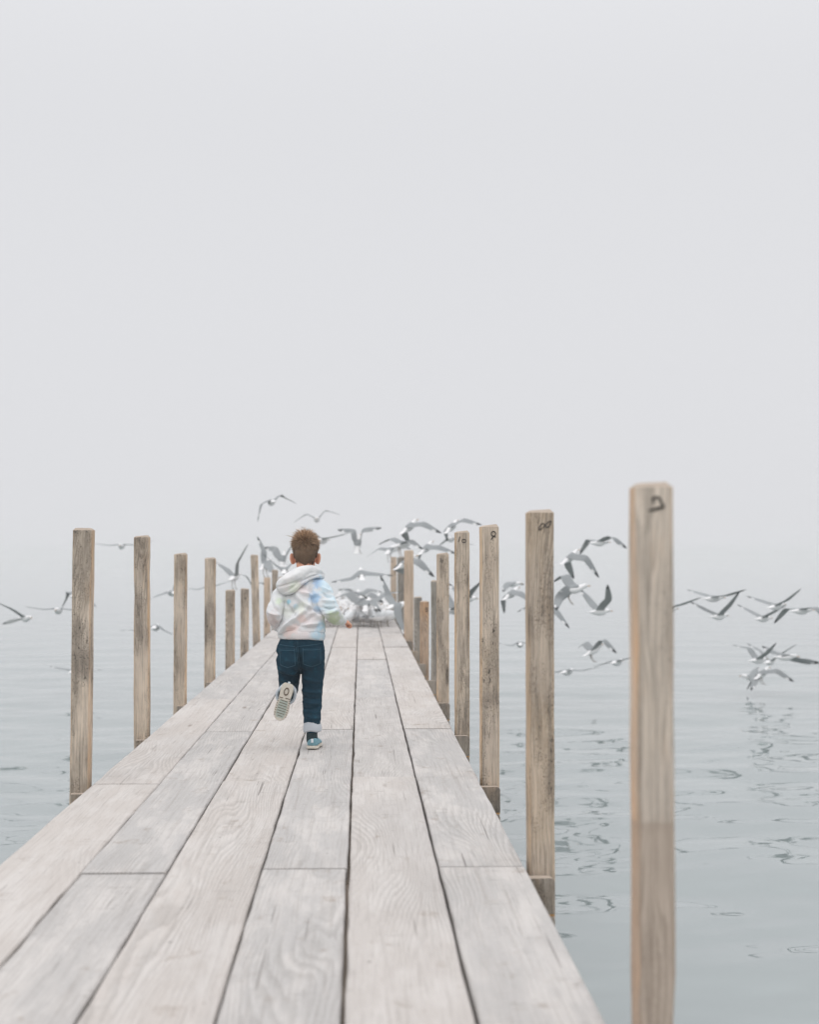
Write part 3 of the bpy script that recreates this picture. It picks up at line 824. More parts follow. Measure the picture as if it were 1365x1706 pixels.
def tube(bm, pts, rad, n=16, flat_=None):
    """tapered limb with rounded ends through pts; flat_ scales the radius along world y"""
    pts = [Vector(p) for p in pts]
    P, Q = [], []
    for i in range(len(pts) - 1):
        m = 6
        for k in range(m):
            u = k / m
            p0 = pts[max(i-1, 0)]; p1 = pts[i]; p2 = pts[i+1]; p3 = pts[min(i+2, len(pts)-1)]
            P.append(0.5 * ((2*p1) + (p2-p0)*u + (2*p0-5*p1+4*p2-p3)*u*u + (3*p1-p0-3*p2+p3)*u**3))
            Q.append(rad[i] + (rad[i+1] - rad[i]) * u)
    P.append(pts[-1]); Q.append(rad[-1])
    d0 = (P[1] - P[0]).normalized(); d1 = (P[-1] - P[-2]).normalized()
    caps = [(.35, .94), (.7, .71), (.93, .37)]
    P2 = [P[0] - d0 * Q[0] * a for a, b in caps[::-1]] + P + [P[-1] + d1 * Q[-1] * a for a, b in caps]
    Q2 = [Q[0] * b for a, b in caps[::-1]] + Q + [Q[-1] * b for a, b in caps]
    ref = None; rows = []
    for i, (p, r) in enumerate(zip(P2, Q2)):
        d = (P2[min(i+1, len(P2)-1)] - P2[max(i-1, 0)]).normalized()
        u = d.orthogonal().normalized() if ref is None else (ref - d * ref.dot(d)).normalized()
        ref = u; v = d.cross(u)
        row = []
        for k in range(n):
            a = k * 2 * math.pi / n
            o = (u * math.cos(a) + v * math.sin(a)) * r
            if flat_: o.y *= flat_
            row.append(bm.verts.new(p + o))
        rows.append(row)
    for a, b in zip(rows, rows[1:]):
        for k in range(n): bm.faces.new((a[k], a[(k+1) % n], b[(k+1) % n], b[k]))
    bm.faces.new(rows[0][::-1]); bm.faces.new(rows[-1])

def ell(bm, c, r, rot=None):
    res = bmesh.ops.create_uvsphere(bm, u_segments=24, v_segments=14, radius=1.0)
    M = Matrix.Translation(c) @ (rot.to_4x4() if rot else Matrix.Identity(4)) @ Matrix.Diagonal((*r, 1))
    bmesh.ops.transform(bm, matrix=M, verts=res['verts'])

def loft(bm, rows, n=28):
    """rows of (centre, rx, ry): horizontal ellipses"""
    rr = []
    for (c, rx, ry) in rows:
        rr.append([bm.verts.new((c[0] + rx * math.cos(k * 2 * math.pi / n), c[1] + ry * math.sin(k * 2 * math.pi / n), c[2])) for k in range(n)])
    for a, b in zip(rr, rr[1:]):
        for k in range(n): bm.faces.new((a[k], a[(k+1) % n], b[(k+1) % n], b[k]))
    bm.faces.new(rr[0][::-1]); bm.faces.new(rr[-1])

def coords(me):
    a = np.empty(len(me.vertices) * 3, np.float32); me.vertices.foreach_get('co', a); return a.reshape(-1, 3)
def normals(me):
    a = np.empty(len(me.vertices) * 3, np.float32); me.vertices.foreach_get('normal', a); return a.reshape(-1, 3)
def put(me, a):
    me.vertices.foreach_set('co', a.astype(np.float32).ravel()); me.update()
def vnoise(c, s, off=0.0):
    return np.array([mnoise.noise(Vector((p[0]*s[0]+off, p[1]*s[1]+off*.7, p[2]*s[2]-off))) for p in c])
def px(zx, zy):
    return (zx - 435) * 0.000733, (1600 - zy) * 0.000733

def fold(c, nrm, segs, facing=-1):
    """ridges and creases: each seg = (zx0,zy0,zx1,zy1,width,height)"""
    d = np.zeros(len(c))
    for (a0, b0, a1, b1, w, h) in segs:
        x0, z0 = px(a0, b0); x1, z1 = px(a1, b1)
        vx, vz = x1 - x0, z1 - z0
        L2_ = vx * vx + vz * vz
        tt = ((c[:, 0] - x0) * vx + (c[:, 2] - z0) * vz) / L2_
        tc_ = np.clip(tt, 0, 1)
        bend = 0.004 * np.sin(tc_ * 3.14)
        dist = np.hypot(c[:, 0] - x0 - tc_ * vx, c[:, 2] - z0 - tc_ * vz + bend)
        taper = 0.35 + 0.65 * np.maximum(np.sin(np.clip(tt, 0, 1) * math.pi), 0) ** 0.7
        d += h * taper * np.exp(-(dist / w) ** 2) * np.clip(-nrm[:, 1] * 1.6 + 0.1, 0, 1)
    return d

# materials
def skin_mat():
    t = NT('skin')
    co = t.n('ShaderNodeTexCoord', out='Object')
    nz = t.noise(co, 45, 3)
    t.set(Base_Color=t.mix(nz, (0.60, 0.275, 0.175), (0.72, 0.385, 0.265)), Roughness=0.5)
    t.b.inputs['Subsurface Weight'].default_value = 0.15
    t.b.inputs['Subsurface Radius'].default_value = (0.012, 0.005, 0.003)
    t.b.inputs['Specular IOR Level'].default_value = 0.3
    return t.m
M_SKIN = skin_mat()
def cloth_mat(name, attr=None, col=(.8, .8, .8), rib=None, fine=900):
    t = NT(name)
    co = t.n('ShaderNodeTexCoord', out='Object')
    nz = t.noise(co, fine, 2)
    if attr:
        base = t.n('ShaderNodeAttribute', out='Color', attribute_name=attr)
    else:
        base = col
    base = t.mix(t.math('MULTIPLY', nz, 0.12), base, (0.2, 0.2, 0.2))
    t.set(Base_Color=base, Roughness=0.92)
    t.b.inputs['Specular IOR Level'].default_value = 0.1
    t.b.inputs['Sheen Weight'].default_value = 0.08
    t.bump(t.math('ADD', nz, t.math('MULTIPLY', t.noise(co, 60, 3), 2.0)), 0.25, 0.002)
    return t.m
M_HOODIE = cloth_mat('tie_dye_fleece', 'dye')
t = NT('dark_denim')
co = t.n('ShaderNodeTexCoord', out='Object')
n1 = t.noise(co, 26, 4); n2 = t.noise(t.vmul(co, (600, 600, 160)), 1.0, 2)
fade = t.noise(t.vmul(co, (16, 16, 30)), 1.0, 3)
base = t.mix(n1, (0.002, 0.017, 0.032), (0.005, 0.040, 0.066))
base = t.mix(t.math('MULTIPLY', t.mr(fade, 0.56, 0.74), 0.5), base, (0.016, 0.080, 0.118))
base = t.mix(t.math('MULTIPLY', n2, 0.15), base, (0.08, 0.14, 0.19))
t.set(Base_Color=base, Roughness=0.9)
t.b.inputs['Specular IOR Level'].default_value = 0.12
t.bump(t.math('ADD', n2, t.math('MULTIPLY', n1, 3.0)), 0.3, 0.0015)
M_DENIM = t.m
M_STITCH = flat('denim_stitch', (0.055, 0.12, 0.165), 0.9, 0.1)
M_CUFF = cloth_mat('denim_inside', None, (0.50, 0.53, 0.565))
M_SOCK = flat('dark_sock', (0.032, 0.052, 0.058), 0.95, 0.1, 0.3, 300)
M_SHOE = flat('light_blue_shoe', (0.185, 0.345, 0.405), 0.7, 0.25, 0.2, 120)
M_SOLE = flat('cream_sole', (0.66, 0.61, 0.53), 0.7, 0.3, 0.10, 90)
M_TREAD = flat('pale_green_tread', (0.42, 0.47, 0.42), 0.7, 0.3, 0.12, 90)
M_GROOVE = flat('brown_groove', (0.14, 0.105, 0.075), 0.8, 0.2)
M_TAB = flat('white_heel_tab', (0.7, 0.75, 0.78), 0.7, 0.2)
t = NT('hair')
at = t.n('ShaderNodeAttribute', out='Color', attribute_name='tone')
co = t.n('ShaderNodeTexCoord', out='Object')
t.set(Base_Color=t.mix(t.math('MULTIPLY', t.noise(co, 160, 2), 0.3), at, (0.09, 0.052, 0.03)), Roughness=0.55)
t.b.inputs['Specular IOR Level'].default_value = 0.25
M_HAIR = t.m
M_LIP = flat('lips', (0.45, 0.16, 0.13), 0.5)

boy = empty('person', BOY)
tag(boy, 'small child running away in a pastel tie dye hoodie and rolled dark jeans', 'person')
HC = Vector((-.043, .100, 1.009))      # head centre

# --- body: one continuous skin
bm = bmesh.new()
ell(bm, HC, (.062, .080, .077))
ell(bm, HC + Vector((0, -.012, -.022)), (.056, .063, .058))
ell(bm, HC + Vector((0, .040, -.058)), (.050, .050, .052))
ell(bm, HC + Vector((0, .078, -.085)), (.022, .018, .016))
ell(bm, HC + Vector((0, .088, -.033)), (.010, .014, .016))
for s in (-1, 1):
    rot = Matrix.Rotation(s * R(28), 3, 'Z') @ Matrix.Rotation(s * R(8), 3, 'Y')
    ell(bm, HC + Vector((s * .069, .002, -.034)), (.0085, .021, .031), rot)
    ell(bm, HC + Vector((s * .060, .012, -.046)), (.009, .012, .016))
tube(bm, [(-.047, .070, .84), (-.046, .078, .90), (-.044, .082, .955)], [.042, .041, .047])
tube(bm, [(-.060, .0, .53), (-.060, .02, .62), (-.055, .045, .74), (-.05, .065, .82)], [.085, .082, .085, .062], flat_=.75)
tube(bm, [(-.05, .065, .82), (-.135, .05, .80), (-.192, -.040, .695), (-.165, .09, .615), (-.150, .140, .595)], [.045, .036, .028, .023, .018])
tube(bm, [(-.05, .065, .82), (.045, .055, .815), (.093, -.03, .70), (.137, .078, .660), (.155, .104, .652)], [.045, .036, .028, .021, .018])
tube(bm, [(-.02, .004, .48), (-.002, .02, .30), (-.003, -.010, .10), (-.002, -.014, .050), (-.001, .05, .030)], [.045, .036, .022, .018, .012])
tube(bm, [(-.105, .004, .48), (-.127, .098, .33), (-.129, .10, .305), (-.132, -.085, .287), (-.131, -.108, .28), (-.146, -.125, .20)], [.045, .036, .034, .022, .018, .012])
# hands: palm block, four curled fingers of unequal length and a thumb on the side
def hand(wrist, fwd, palm_n, thumb_dir, s=1.0):
    fwd = Vector(fwd).normalized(); pn = Vector(palm_n); pn = (pn - fwd * pn.dot(fwd)).normalized()
    side = fwd.cross(pn)
    if side.dot(Vector(thumb_dir)) < 0: side = -side
    w = Vector(wrist)
    ell_rot = Matrix((side, fwd, pn)).transposed()
    ell(bm, w + fwd * .022 * s, (.022 * s, .027 * s, .011 * s), ell_rot)
    for q, (o, ln) in enumerate(((.0165, .92), (.0055, 1.0), (-.0055, .95), (-.0160, .78))):
        b = w + fwd * .040 * s + side * o * s
        k1 = b + (fwd * .016 + pn * .005) * ln * s
        k2 = k1 + (fwd * .003 + pn * .015) * ln * s
        k3 = k2 + (-fwd * .011 + pn * .003) * ln * s
        tube(bm, [b - fwd * .01 * s, b, k1, k2, k3], [.0062 * s, .0062 * s, .006 * s, .0055 * s, .005 * s], 10)
    th = w + fwd * .012 * s + side * .018 * s
    tube(bm, [th, th + (fwd * .016 + side * .010 + pn * .008) * s, th + (fwd * .032 + side * .002 + pn * .016) * s, th + (fwd * .040 - side * .008 + pn * .018) * s], [.0075 * s, .007 * s, .0062 * s, .0055 * s], 10)
hand((.152, .098, .652), (.72, .55, -.30), (-.45, .2, -.85), (-.3, .9, .3), 1.02)
hand((-.152, .132, .598), (.2, .95, .05), (.9, -.2, -.2), (.1, .2, .95), 1.02)
body_me = fused(bm, 0.0036, 3, 0.5)
obj('body', body_me, M_SKIN, boy)
for s in (-1, 1):
    bm = bmesh.new(); bmesh.ops.create_uvsphere(bm, u_segments=12, v_segments=8, radius=.0095)
    obj('eye', bm, M_WHITE, boy, HC + Vector((s * .025, .0640, -.014)))
    bm = bmesh.new(); bmesh.ops.create_uvsphere(bm, u_segments=10, v_segments=6, radius=.0045)
    obj('pupil', bm, M_EYE, boy, HC + Vector((s * .025, .0705, -.014)))
bm = bmesh.new(); ell(bm, HC + Vector((0, .0855, -.066)), (.016, .006, .004))
obj('mouth', bm, M_LIP, boy)

# --- hair: scalp cap and individual locks
def hair_surface(th, ph):
    """th polar from crown, ph azimuth: 0 = back of head"""
    d = Vector((math.sin(th) * math.sin(ph), -math.sin(th) * math.cos(ph), math.cos(th)))
    if th > R(98) and abs(ph) < R(95):          # nape: the head runs down into the neck
        u = (th - R(98)) / R(50)
        k = 1 - .20 * u - .08 * u * u
        q = Vector((math.sin(ph) * .0635 * k, -math.cos(ph) * .081 * k + .004 * u, -.011 - .070 * u))
        return HC + q, Vector((math.sin(ph), -math.cos(ph), -.25)).normalized()
    return HC + Vector((d.x * .0635, d.y * .082, d.z * .0785)), d
def hair_limit(ph):
    a = abs(ph)
    if a < R(62): return R(141) - R(16) * (a / R(62)) ** 2 + (R(12) * math.exp(-(a / R(16)) ** 2))
    if a < R(105): return R(104)
    return R(72) - R(8) * min(1, (a - R(105)) / R(60))
bm = bmesh.new()
tone = bm.loops.layers.float_color.new('tone')
def setc(f, cols):
    for l, c in zip(f.loops, cols): l[tone] = (*c, 1)
rng = random.Random(5)
NPH, NTH = 48, 20
rows = []
for j in range(NTH + 1):
    row = []
    for i in range(NPH):
        ph = -math.pi + 2 * math.pi * i / NPH
        th = hair_limit(ph) * j / NTH
        p, d = hair_surface(th, ph)
        q = 1 + (0.02 if j < NTH - 1 else -0.03)
        row.append(bm.verts.new(HC + (p - HC) * q + d * rng.uniform(-.001, .0015)))
    rows.append(row)
for j in range(NTH):
    for i in range(NPH):
        vs = (rows[j][i], rows[j][(i+1) % NPH], rows[j+1][(i+1) % NPH], rows[j+1][i])
        f = bm.faces.new(vs) if j > 0 else bm.faces.new((rows[1][i], rows[1][(i+1) % NPH], rows[0][i])) if False else bm.faces.new(vs)
        k = j / NTH
        c = (.30 - .22 * k, .195 - .145 * k, .125 - .095 * k)
        setc(f, [c] * 4)
for s in range(6500):
    ph = rng.uniform(-math.pi, math.pi)
    lim = hair_limit(ph)
    th = math.acos(1 - rng.random() * (1 - math.cos(lim)))
    p, d = hair_surface(th, ph)
    k = th / R(138)
    top = max(0.0, 1 - th / R(78))
    ln = .011 + .032 * top ** 0.9 + rng.uniform(0, .020) * (0.2 + top)
    down = Vector((0, 0, -1)) - d * (-d.z)
    if down.length > 1e-3: down.normalize()
    swirl = Vector((0.35, 0, 0)) + Vector((rng.gauss(0, .45), rng.gauss(0, .45), rng.gauss(0, .2)))
    upv = d * (0.10 + 0.42 * top) + down * (1.0 * (1 - top)) + Vector((-.12, .30, .30)) * top + swirl * (0.10 + .50 * top)
    if top > 0.2 and rng.random() < .16: upv += d * 1.0 + Vector((rng.uniform(-.9, .3), 0, .3)); ln *= 1.3
    dirv = upv.normalized()
    bend = (down * 0.4 + Vector((rng.gauss(0, .3), rng.gauss(0, .3), -.1))) * ln * .35
    w = rng.uniform(.0008, .0022)
    sd = dirv.cross(Vector((rng.gauss(0, 1), rng.gauss(0, 1), rng.gauss(0, 1)))).normalized() * w
    a = p - d * .002; b = a + dirv * ln * .55; c = a + dirv * ln + bend
    v = [bm.verts.new(q) for q in (a - sd, a + sd, b + sd * .8, b - sd * .8, c)]
    f1 = bm.faces.new(v[:4]); f2 = bm.faces.new((v[3], v[2], v[4]))
    g = rng.uniform(.5, 1.5)
    crown_k = max(0.0, 1 - max(0, th - R(20)) / R(75))  # strand colour paler at the crown, darker towards the nape
    root = tuple(x * g for x in (.065 + .29 * crown_k, .042 + .19 * crown_k, .028 + .115 * crown_k))
    tip = tuple(x * g for x in (.11 + .58 * crown_k, .072 + .41 * crown_k, .050 + .27 * crown_k))
    mid = tuple((x + y) / 2 for x, y in zip(root, tip))
    setc(f1, [root, root, mid, mid]); setc(f2, [mid, mid, tip])
for s in range(110):                              # longer loose wisps blown up and to the left
    ph = rng.uniform(-math.pi, math.pi); th = R(rng.uniform(4, 48))
    p, d = hair_surface(th, ph)
    dirv = (d * .8 + Vector((rng.gauss(-.35, .55), rng.gauss(.0, .4), rng.uniform(.2, .9)))).normalized()
    ln = rng.uniform(.034, .066); w = rng.uniform(.0014, .0030)
    sd = dirv.cross(Vector((0, 1, .2))).normalized() * w
    cur = Vector((rng.gauss(-.2, .5), .1, -.35)) * ln * .4
    a = p; b = p + dirv * ln * .5; c_ = p + dirv * ln * .8 + cur * .5; e = p + dirv * ln + cur
    v = [bm.verts.new(q) for q in (a - sd, a + sd, b + sd * .9, b - sd * .9, c_ + sd * .6, c_ - sd * .6, e)]
    g = rng.uniform(.7, 1.3)
    c0, c1 = (.16 * g, .10 * g, .06 * g), (.40 * g, .265 * g, .165 * g)
    setc(bm.faces.new(v[:4]), [c0, c0, c1, c1]); setc(bm.faces.new((v[3], v[2], v[4], v[5])), [c1] * 4); setc(bm.faces.new((v[5], v[4], v[6])), [c1] * 3)
obj('hair', bm, M_HAIR, boy)

# --- hoodie
bm = bmesh.new()
loft(bm, [((-.059, -.002, .590), .112, .092), ((-.060, 0, .602), .126, .102), ((-.061, .004, .63), .125, .102), ((-.060, .015, .68), .117, .102), ((-.058, .035, .75), .112, .098),
          ((-.054, .054, .81), .110, .090), ((-.051, .068, .85), .092, .075), ((-.048, .080, .885), .060, .058), ((-.046, .086, .91), .050, .052)])
hood_me = fused(bm, 0.0045, 2, 0.5)
SLEEVES = []
for pts, rad in (([(-.100, .058, .825), (-.150, .045, .795), (-.181, -.012, .74), (-.196, -.050, .695), (-.180, .020, .640), (-.158, .10, .606)], [.050, .050, .044, .042, .037, .031]),
                 ([(.005, .066, .835), (.050, .040, .800), (.076, -.008, .745), (.097, -.040, .702), (.118, .026, .674), (.140, .082, .657)], [.052, .051, .047, .044, .038, .030])):
    bm = bmesh.new(); tube(bm, pts, rad, 24); SLEEVES.append(fused(bm, 0.0042, 2, .5))
c = coords(hood_me); nr_ = normals(hood_me)
segs = [(210, 770, 400, 610, .014, .012), (230, 800, 470, 650, .011, -.007), (320, 520, 380, 590, .012, .009), (370, 610, 500, 640, .012, -.009), (400, 590, 500, 700, .013, .011),
        (330, 500, 480, 520, .012, .008), (420, 470, 460, 620, .010, -.010), (470, 540, 510, 690, .011, .009), (250, 640, 340, 600, .010, -.008), (260, 740, 480, 720, .010, .007),
        (200, 800, 300, 700, .010, .007), (230, 560, 330, 680, .010, -.006), (300, 730, 480, 745, .008, -.006),
        (500, 470, 560, 500, .007, .006), (500, 510, 570, 540, .006, -.006), (510, 560, 590, 570, .007, .006), (505, 610, 600, 610, .006, -.007), (520, 650, 600, 630, .008, .007),
        (140, 560, 200, 640, .008, -.006), (130, 640, 200, 660, .008, .007), (160, 690, 195, 740, .008, -.006)]
for me_ in [hood_me] + SLEEVES:
    c = coords(me_); nr_ = normals(me_)
    d = 2.3 * fold(c, nr_, segs) + 0.006 * vnoise(c, (22, 22, 15), 3.0) + 0.0022 * vnoise(c, (55, 55, 40), 9.0)
    put(me_, c + nr_ * d[:, None])
def dye(me, extra=()):
    c = coords(me)
    base = np.tile(np.array([.70, .705, .71]), (len(c), 1))
    nz = vnoise(c, (28, 28, 28), 1.0); nz2 = vnoise(c, (75, 75, 75), 5.0)
    blobs = [(380, 440, .020, (.46, .66, .86), .7), (470, 440, .030, (.36, .55, .80), .85), (455, 540, .030, (.36, .56, .78), .85), (470, 620, .022, (.40, .60, .78), .8),
             (550, 470, .060, (.60, .76, .84), .75), (560, 600, .045, (.62, .78, .85), .6), (270, 570, .011, (.30, .60, .72), .8), (320, 600, .013, (.42, .62, .76), .7), (490, 735, .026, (.36, .60, .76), .85),
             (475, 800, .036, (.48, .68, .80), .8), (205, 560, .026, (.66, .76, .58), .75), (575, 700, .042, (.54, .61, .40), .95), (365, 690, .024, (.90, .62, .52), .65), (285, 775, .034, (.88, .66, .60), .65),
             (360, 470, .040, (.84, .70, .68), .5), (140, 690, .055, (.72, .60, .57), .75), (420, 690, .06, (.80, .70, .69), .5), (350, 800, .045, (.84, .71, .69), .45), (360, 610, .030, (.76, .80, .66), .45), (250, 640, .03, (.70, .73, .62), .4)]
    for (a, b, r, col, k) in list(blobs) + list(extra):
        x, z = px(a, b)
        dd = np.hypot(c[:, 0] - x, c[:, 2] - z) / r + nz * 0.75 + nz2 * 0.35
        m = np.clip(1.35 - dd, 0, 1); m = (m * m * (3 - 2 * m) * k)[:, None]
        base = base * (1 - m) + np.array(col) * m
    at_ = me.color_attributes.new('dye', 'FLOAT_COLOR', 'POINT')
    at_.data.foreach_set('color', np.concatenate([base, np.ones((len(c), 1))], 1).astype(np.float32).ravel())
dye(hood_me)
hoodie = obj('hoodie', hood_me, M_HOODIE, boy)
for me_ in SLEEVES:
    dye(me_); obj('sleeve', me_, M_HOODIE, hoodie)
# ribbed hem band
bm = bmesh.new()
loft(bm, [((-.059, -.004, .5635), .112, .092), ((-.059, -.004, .568), .120, .099), ((-.059, -.003, .585), .123, .102), ((-.060, -.001, .602), .123, .101), ((-.060, 0, .608), .115, .094)], 40)
hem = fused(bm, 0.0045, 2, .5)
c = coords(hem); n_ = normals(hem)
ang = np.arctan2(c[:, 1], c[:, 0] + .06)
put(hem, c + n_ * (0.0010 * np.sin(ang * 90) + 0.003 * vnoise(c, (26, 26, 10), 4.0) * (c[:, 2] > .57))[:, None] + np.stack([0 * ang, 0 * ang, -0.010 * np.clip(c[:, 0] + .02, 0, .1) / .08], 1))
dye(hem)
obj('hem_band', hem, M_HOODIE, hoodie)
# wrist cuffs
for pts in ([(.124, .056, .669), (.150, .098, .653)], [(-.170, .062, .622), (-.153, .120, .600)]):
    bm = bmesh.new(); tube(bm, pts, [.0325, .0275], 20)
    cf = fused(bm, 0.0042, 2, .5); dye(cf); obj('wrist_cuff', cf, M_HOODIE, hoodie)
# hood lying on the back, slid to the left
bm = bmesh.new()
tube(bm, [(-.150, -.014, .836), (-.116, -.028, .858), (-.065, -.008, .898), (-.020, .024, .914), (.018, .050, .908), (.040, .085, .890)], [.043, .047, .038, .030, .025, .018])
tube(bm, [(-.152, -.018, .812), (-.110, -.042, .818), (-.070, -.034, .850), (-.020, -.002, .882), (.022, .030, .888), (.046, .068, .880)], [.024, .025, .022, .018, .015, .012])
tube(bm, [(-.150, .0, .835), (-.125, .055, .862), (-.095, .11, .876), (-.050, .138, .868), (-.010, .125, .872), (.030, .09, .888)], [.03, .024, .020, .020, .020, .018])
hd = fused(bm, 0.0038, 2, .5)
c = coords(hd); n_ = normals(hd)
sg = [(185, 470, 470, 375, .006, -.006), (240, 505, 330, 440, .006, -.005), (230, 420, 330, 370, .012, .005), (330, 430, 480, 380, .005, -.006)]
put(hd, c + n_ * (1.6 * fold(c, n_, sg) + 0.004 * vnoise(c, (24, 24, 24), 2.0) + .0016 * vnoise(c, (60, 60, 60), 6.0))[:, None])
dye(hd, [(300, 460, .035, (.68, .74, .58), .7), (240, 400, .06, (.80, .78, .77), .8), (380, 360, .05, (.79, .79, .78), .8), (230, 470, .03, (.83, .78, .76), .7)])
obj('hood', hd, M_HOODIE, hoodie)

# --- jeans
bm = bmesh.new()
loft(bm, [((-.062, .004, .47), .110, .085), ((-.063, .0, .50), .128, .098), ((-.062, 0, .53), .122, .096), ((-.060, 0, .56), .112, .090), ((-.060, .004, .60), .104, .084)])
ell(bm, (-.110, -.012, .465), (.068, .085, .085)); ell(bm, (-.010, -.014, .470), (.066, .085, .080))
tube(bm, [(-.002, .0, .46), (.000, .012, .38), (-.002, .025, .295), (-.002, .004, .20), (-.003, -.010, .105)], [.068, .060, .053, .049, .040])
tube(bm, [(-.118, .0, .45), (-.123, .055, .38), (-.128, .105, .315), (-.130, .060, .295), (-.132, -.030, .288), (-.132, -.075, .287)], [.068, .060, .053, .050, .045, .043])
jm = fused(bm, 0.0046, 2, .5)
c = coords(jm); n_ = normals(jm)
sg = [(350, 1190, 490, 1210, .008, .009), (360, 1235, 490, 1250, .008, -.008), (355, 1270, 480, 1285, .008, .008), (370, 1320, 485, 1310, .009, -.006), (385, 1370, 480, 1385, .008, .006),
      (195, 1040, 340, 1075, .010, .008), (200, 1080, 345, 1110, .008, -.008), (205, 1120, 330, 1140, .008, .007), (360, 1050, 500, 1010, .010, -.006), (360, 1100, 490, 1130, .010, .006),
      (340, 880, 352, 1090, .007, -.010), (300, 1040, 352, 1085, .008, -.006), (180, 940, 200, 1060, .008, .005)]
put(jm, c + n_ * (1.6 * fold(c, n_, sg) + 0.004 * vnoise(c, (20, 20, 30), 7.0) + 0.0018 * vnoise(c, (60, 60, 80), 2.0))[:, None])
jeans = obj('jeans', jm, M_DENIM, boy)
bvh = BVHTree.FromPolygons([v.co.copy() for v in jm.vertices], [tuple(p.vertices) for p in jm.polygons])
def on_back(zx, zy, lift):
    x, z = px(zx, zy)
    h = bvh.ray_cast(Vector((x, -1, z)), Vector((0, 1, 0)))
    return (h[0] + Vector((0, -lift, 0))) if h[0] else None
def stitch(line, r=.0013, name='stitching', mat=None, lift=.001):
    pts = []
    for (a, b), (a2, b2) in zip(line, line[1:]):
        for k in range(8):
            q = on_back(a + (a2 - a) * k / 8, b + (b2 - b) * k / 8, lift)
            if q: pts.append(q)
    q = on_back(*line[-1], lift)
    if q: pts.append(q)
    bm = bmesh.new()
    for p, q in zip(pts, pts[1:]):
        if (q - p).length < .03 and (q - p).length > 1e-5: cone_between(bm, p, q, r, r, 5)
    return obj(name, bm, mat or M_STITCH, jeans)
def pocket(poly_fn, name='back_pocket'):
    bm = bmesh.new(); N = 10
    f_, g_ = [], []
    for i in range(N + 1):
        ra, rb = [], []
        for j in range(N + 1):
            zx, zy = poly_fn(i / N, j / N)
            q = on_back(zx, zy, .0032) or Vector((px(zx, zy)[0], -.08, px(zx, zy)[1]))
            ra.append(bm.verts.new(q)); rb.append(bm.verts.new(q + Vector((0, .006, 0))))
        f_.append(ra); g_.append(rb)
    for i in range(N):
        for j in range(N):
            bm.faces.new((f_[i][j], f_[i+1][j], f_[i+1][j+1], f_[i][j+1]))
            bm.faces.new((g_[i][j], g_[i][j+1], g_[i+1][j+1], g_[i+1][j]))
    for i in range(N):
        for a, b in ((0, 0), (N, N)):
            bm.faces.new((f_[i][a], g_[i][a], g_[i+1][a], f_[i+1][a])); bm.faces.new((f_[a][i], f_[a][i+1], g_[a][i+1], g_[a][i]))
    bmesh.ops.recalc_face_normals(bm, faces=bm.faces)
    me = bpy.data.meshes.new(name); bm.to_mesh(me); bm.free()
    return obj(name, smooth(me), M_DENIM, jeans)
def pk_l(u, v):
    x = 200 + 118 * u; return x + 6 * v, 893 + v * (118 + 20 * (1 - abs(2*u - 1)))
def pk_r(u, v):
    x = 364 + 134 * u; return x + 2 * v, 890 + v * (112 + 24 * (1 - abs(2*u - 1)))
pocket(pk_l); pocket(pk_r)
for fn in (pk_l, pk_r):
    stitch([fn(a, b) for a, b in ((.04, .10), (.5, .10), (.96, .10))], lift=.0042)
    stitch([fn(a, b) for a, b in ((.05, .0), (.05, .5), (.06, .97), (.5, .96), (.94, .97), (.95, .5), (.95, .0))], lift=.0042)
stitch([(205, 868), (320, 880), (500, 862)]); stitch([(322, 838), (330, 960), (350, 1075)]); stitch([(332, 838), (340, 960), (358, 1070)])
bl = stitch([(321, 838), (322, 882)], .006, 'belt_loop', M_DENIM, .003)
# rolled cuffs
def cuff(c0, c1, r0, r1, name='rolled_cuff'):
    c0, c1 = Vector(c0), Vector(c1)
    d = (c1 - c0).normalized(); u = d.orthogonal().normalized(); v = d.cross(u)
    n = 28; bm = bmesh.new(); rows = []
    prof = [(0.0, r0 - .006), (0.0, r0), (.06, r0 + .003), (.35, r0 + (r1 - r0) * .4 + .0035), (.8, r1 + .003), (1.0, r1), (1.05, r1 - .005), (1.04, r1 - .012), (.95, r1 - .016), (.5, r1 - .016)]
    for (tt, r) in prof:
        row = []
        for k in range(n):
            a = k * 2 * math.pi / n
            wob = 1 + .05 * math.sin(2 * a + 1) + .03 * math.sin(5 * a)
            row.append(bm.verts.new(c0 + (c1 - c0) * tt + d * .003 * math.sin(3 * a) + (u * math.cos(a) + v * math.sin(a)) * r * wob))
        rows.append(row)
    for a, b in zip(rows, rows[1:]):
        for k in range(n): bm.faces.new((a[k], a[(k+1) % n], b[(k+1) % n], b[k]))
    bmesh.ops.recalc_face_normals(bm, faces=bm.faces)
    me = bpy.data.meshes.new(name); bm.to_mesh(me); bm.free()
    o = obj(name, smooth(me), M_CUFF, jeans)
    sd = o.modifiers.new('s', 'SUBSURF'); sd.levels = 1; sd.render_levels = 1
cuff((-.002, -.007, .134), (.000, -.013, .086), .040, .045)
cuff((-.132, -.040, .286), (-.132, -.104, .283), .048, .0545)
# socks
bm = bmesh.new(); tube(bm, [(-.003, -.008, .13), (-.003, -.014, .08), (-.002, -.016, .045)], [.030, .0285, .030]); obj('sock', smooth(fused(bm, .004, 2)), M_SOCK, boy)
bm = bmesh.new(); tube(bm, [(-.132, -.05, .288), (-.131, -.09, .286), (-.131, -.112, .283)], [.030, .0285, .029]); obj('sock', smooth(fused(bm, .004, 2)), M_SOCK, boy)
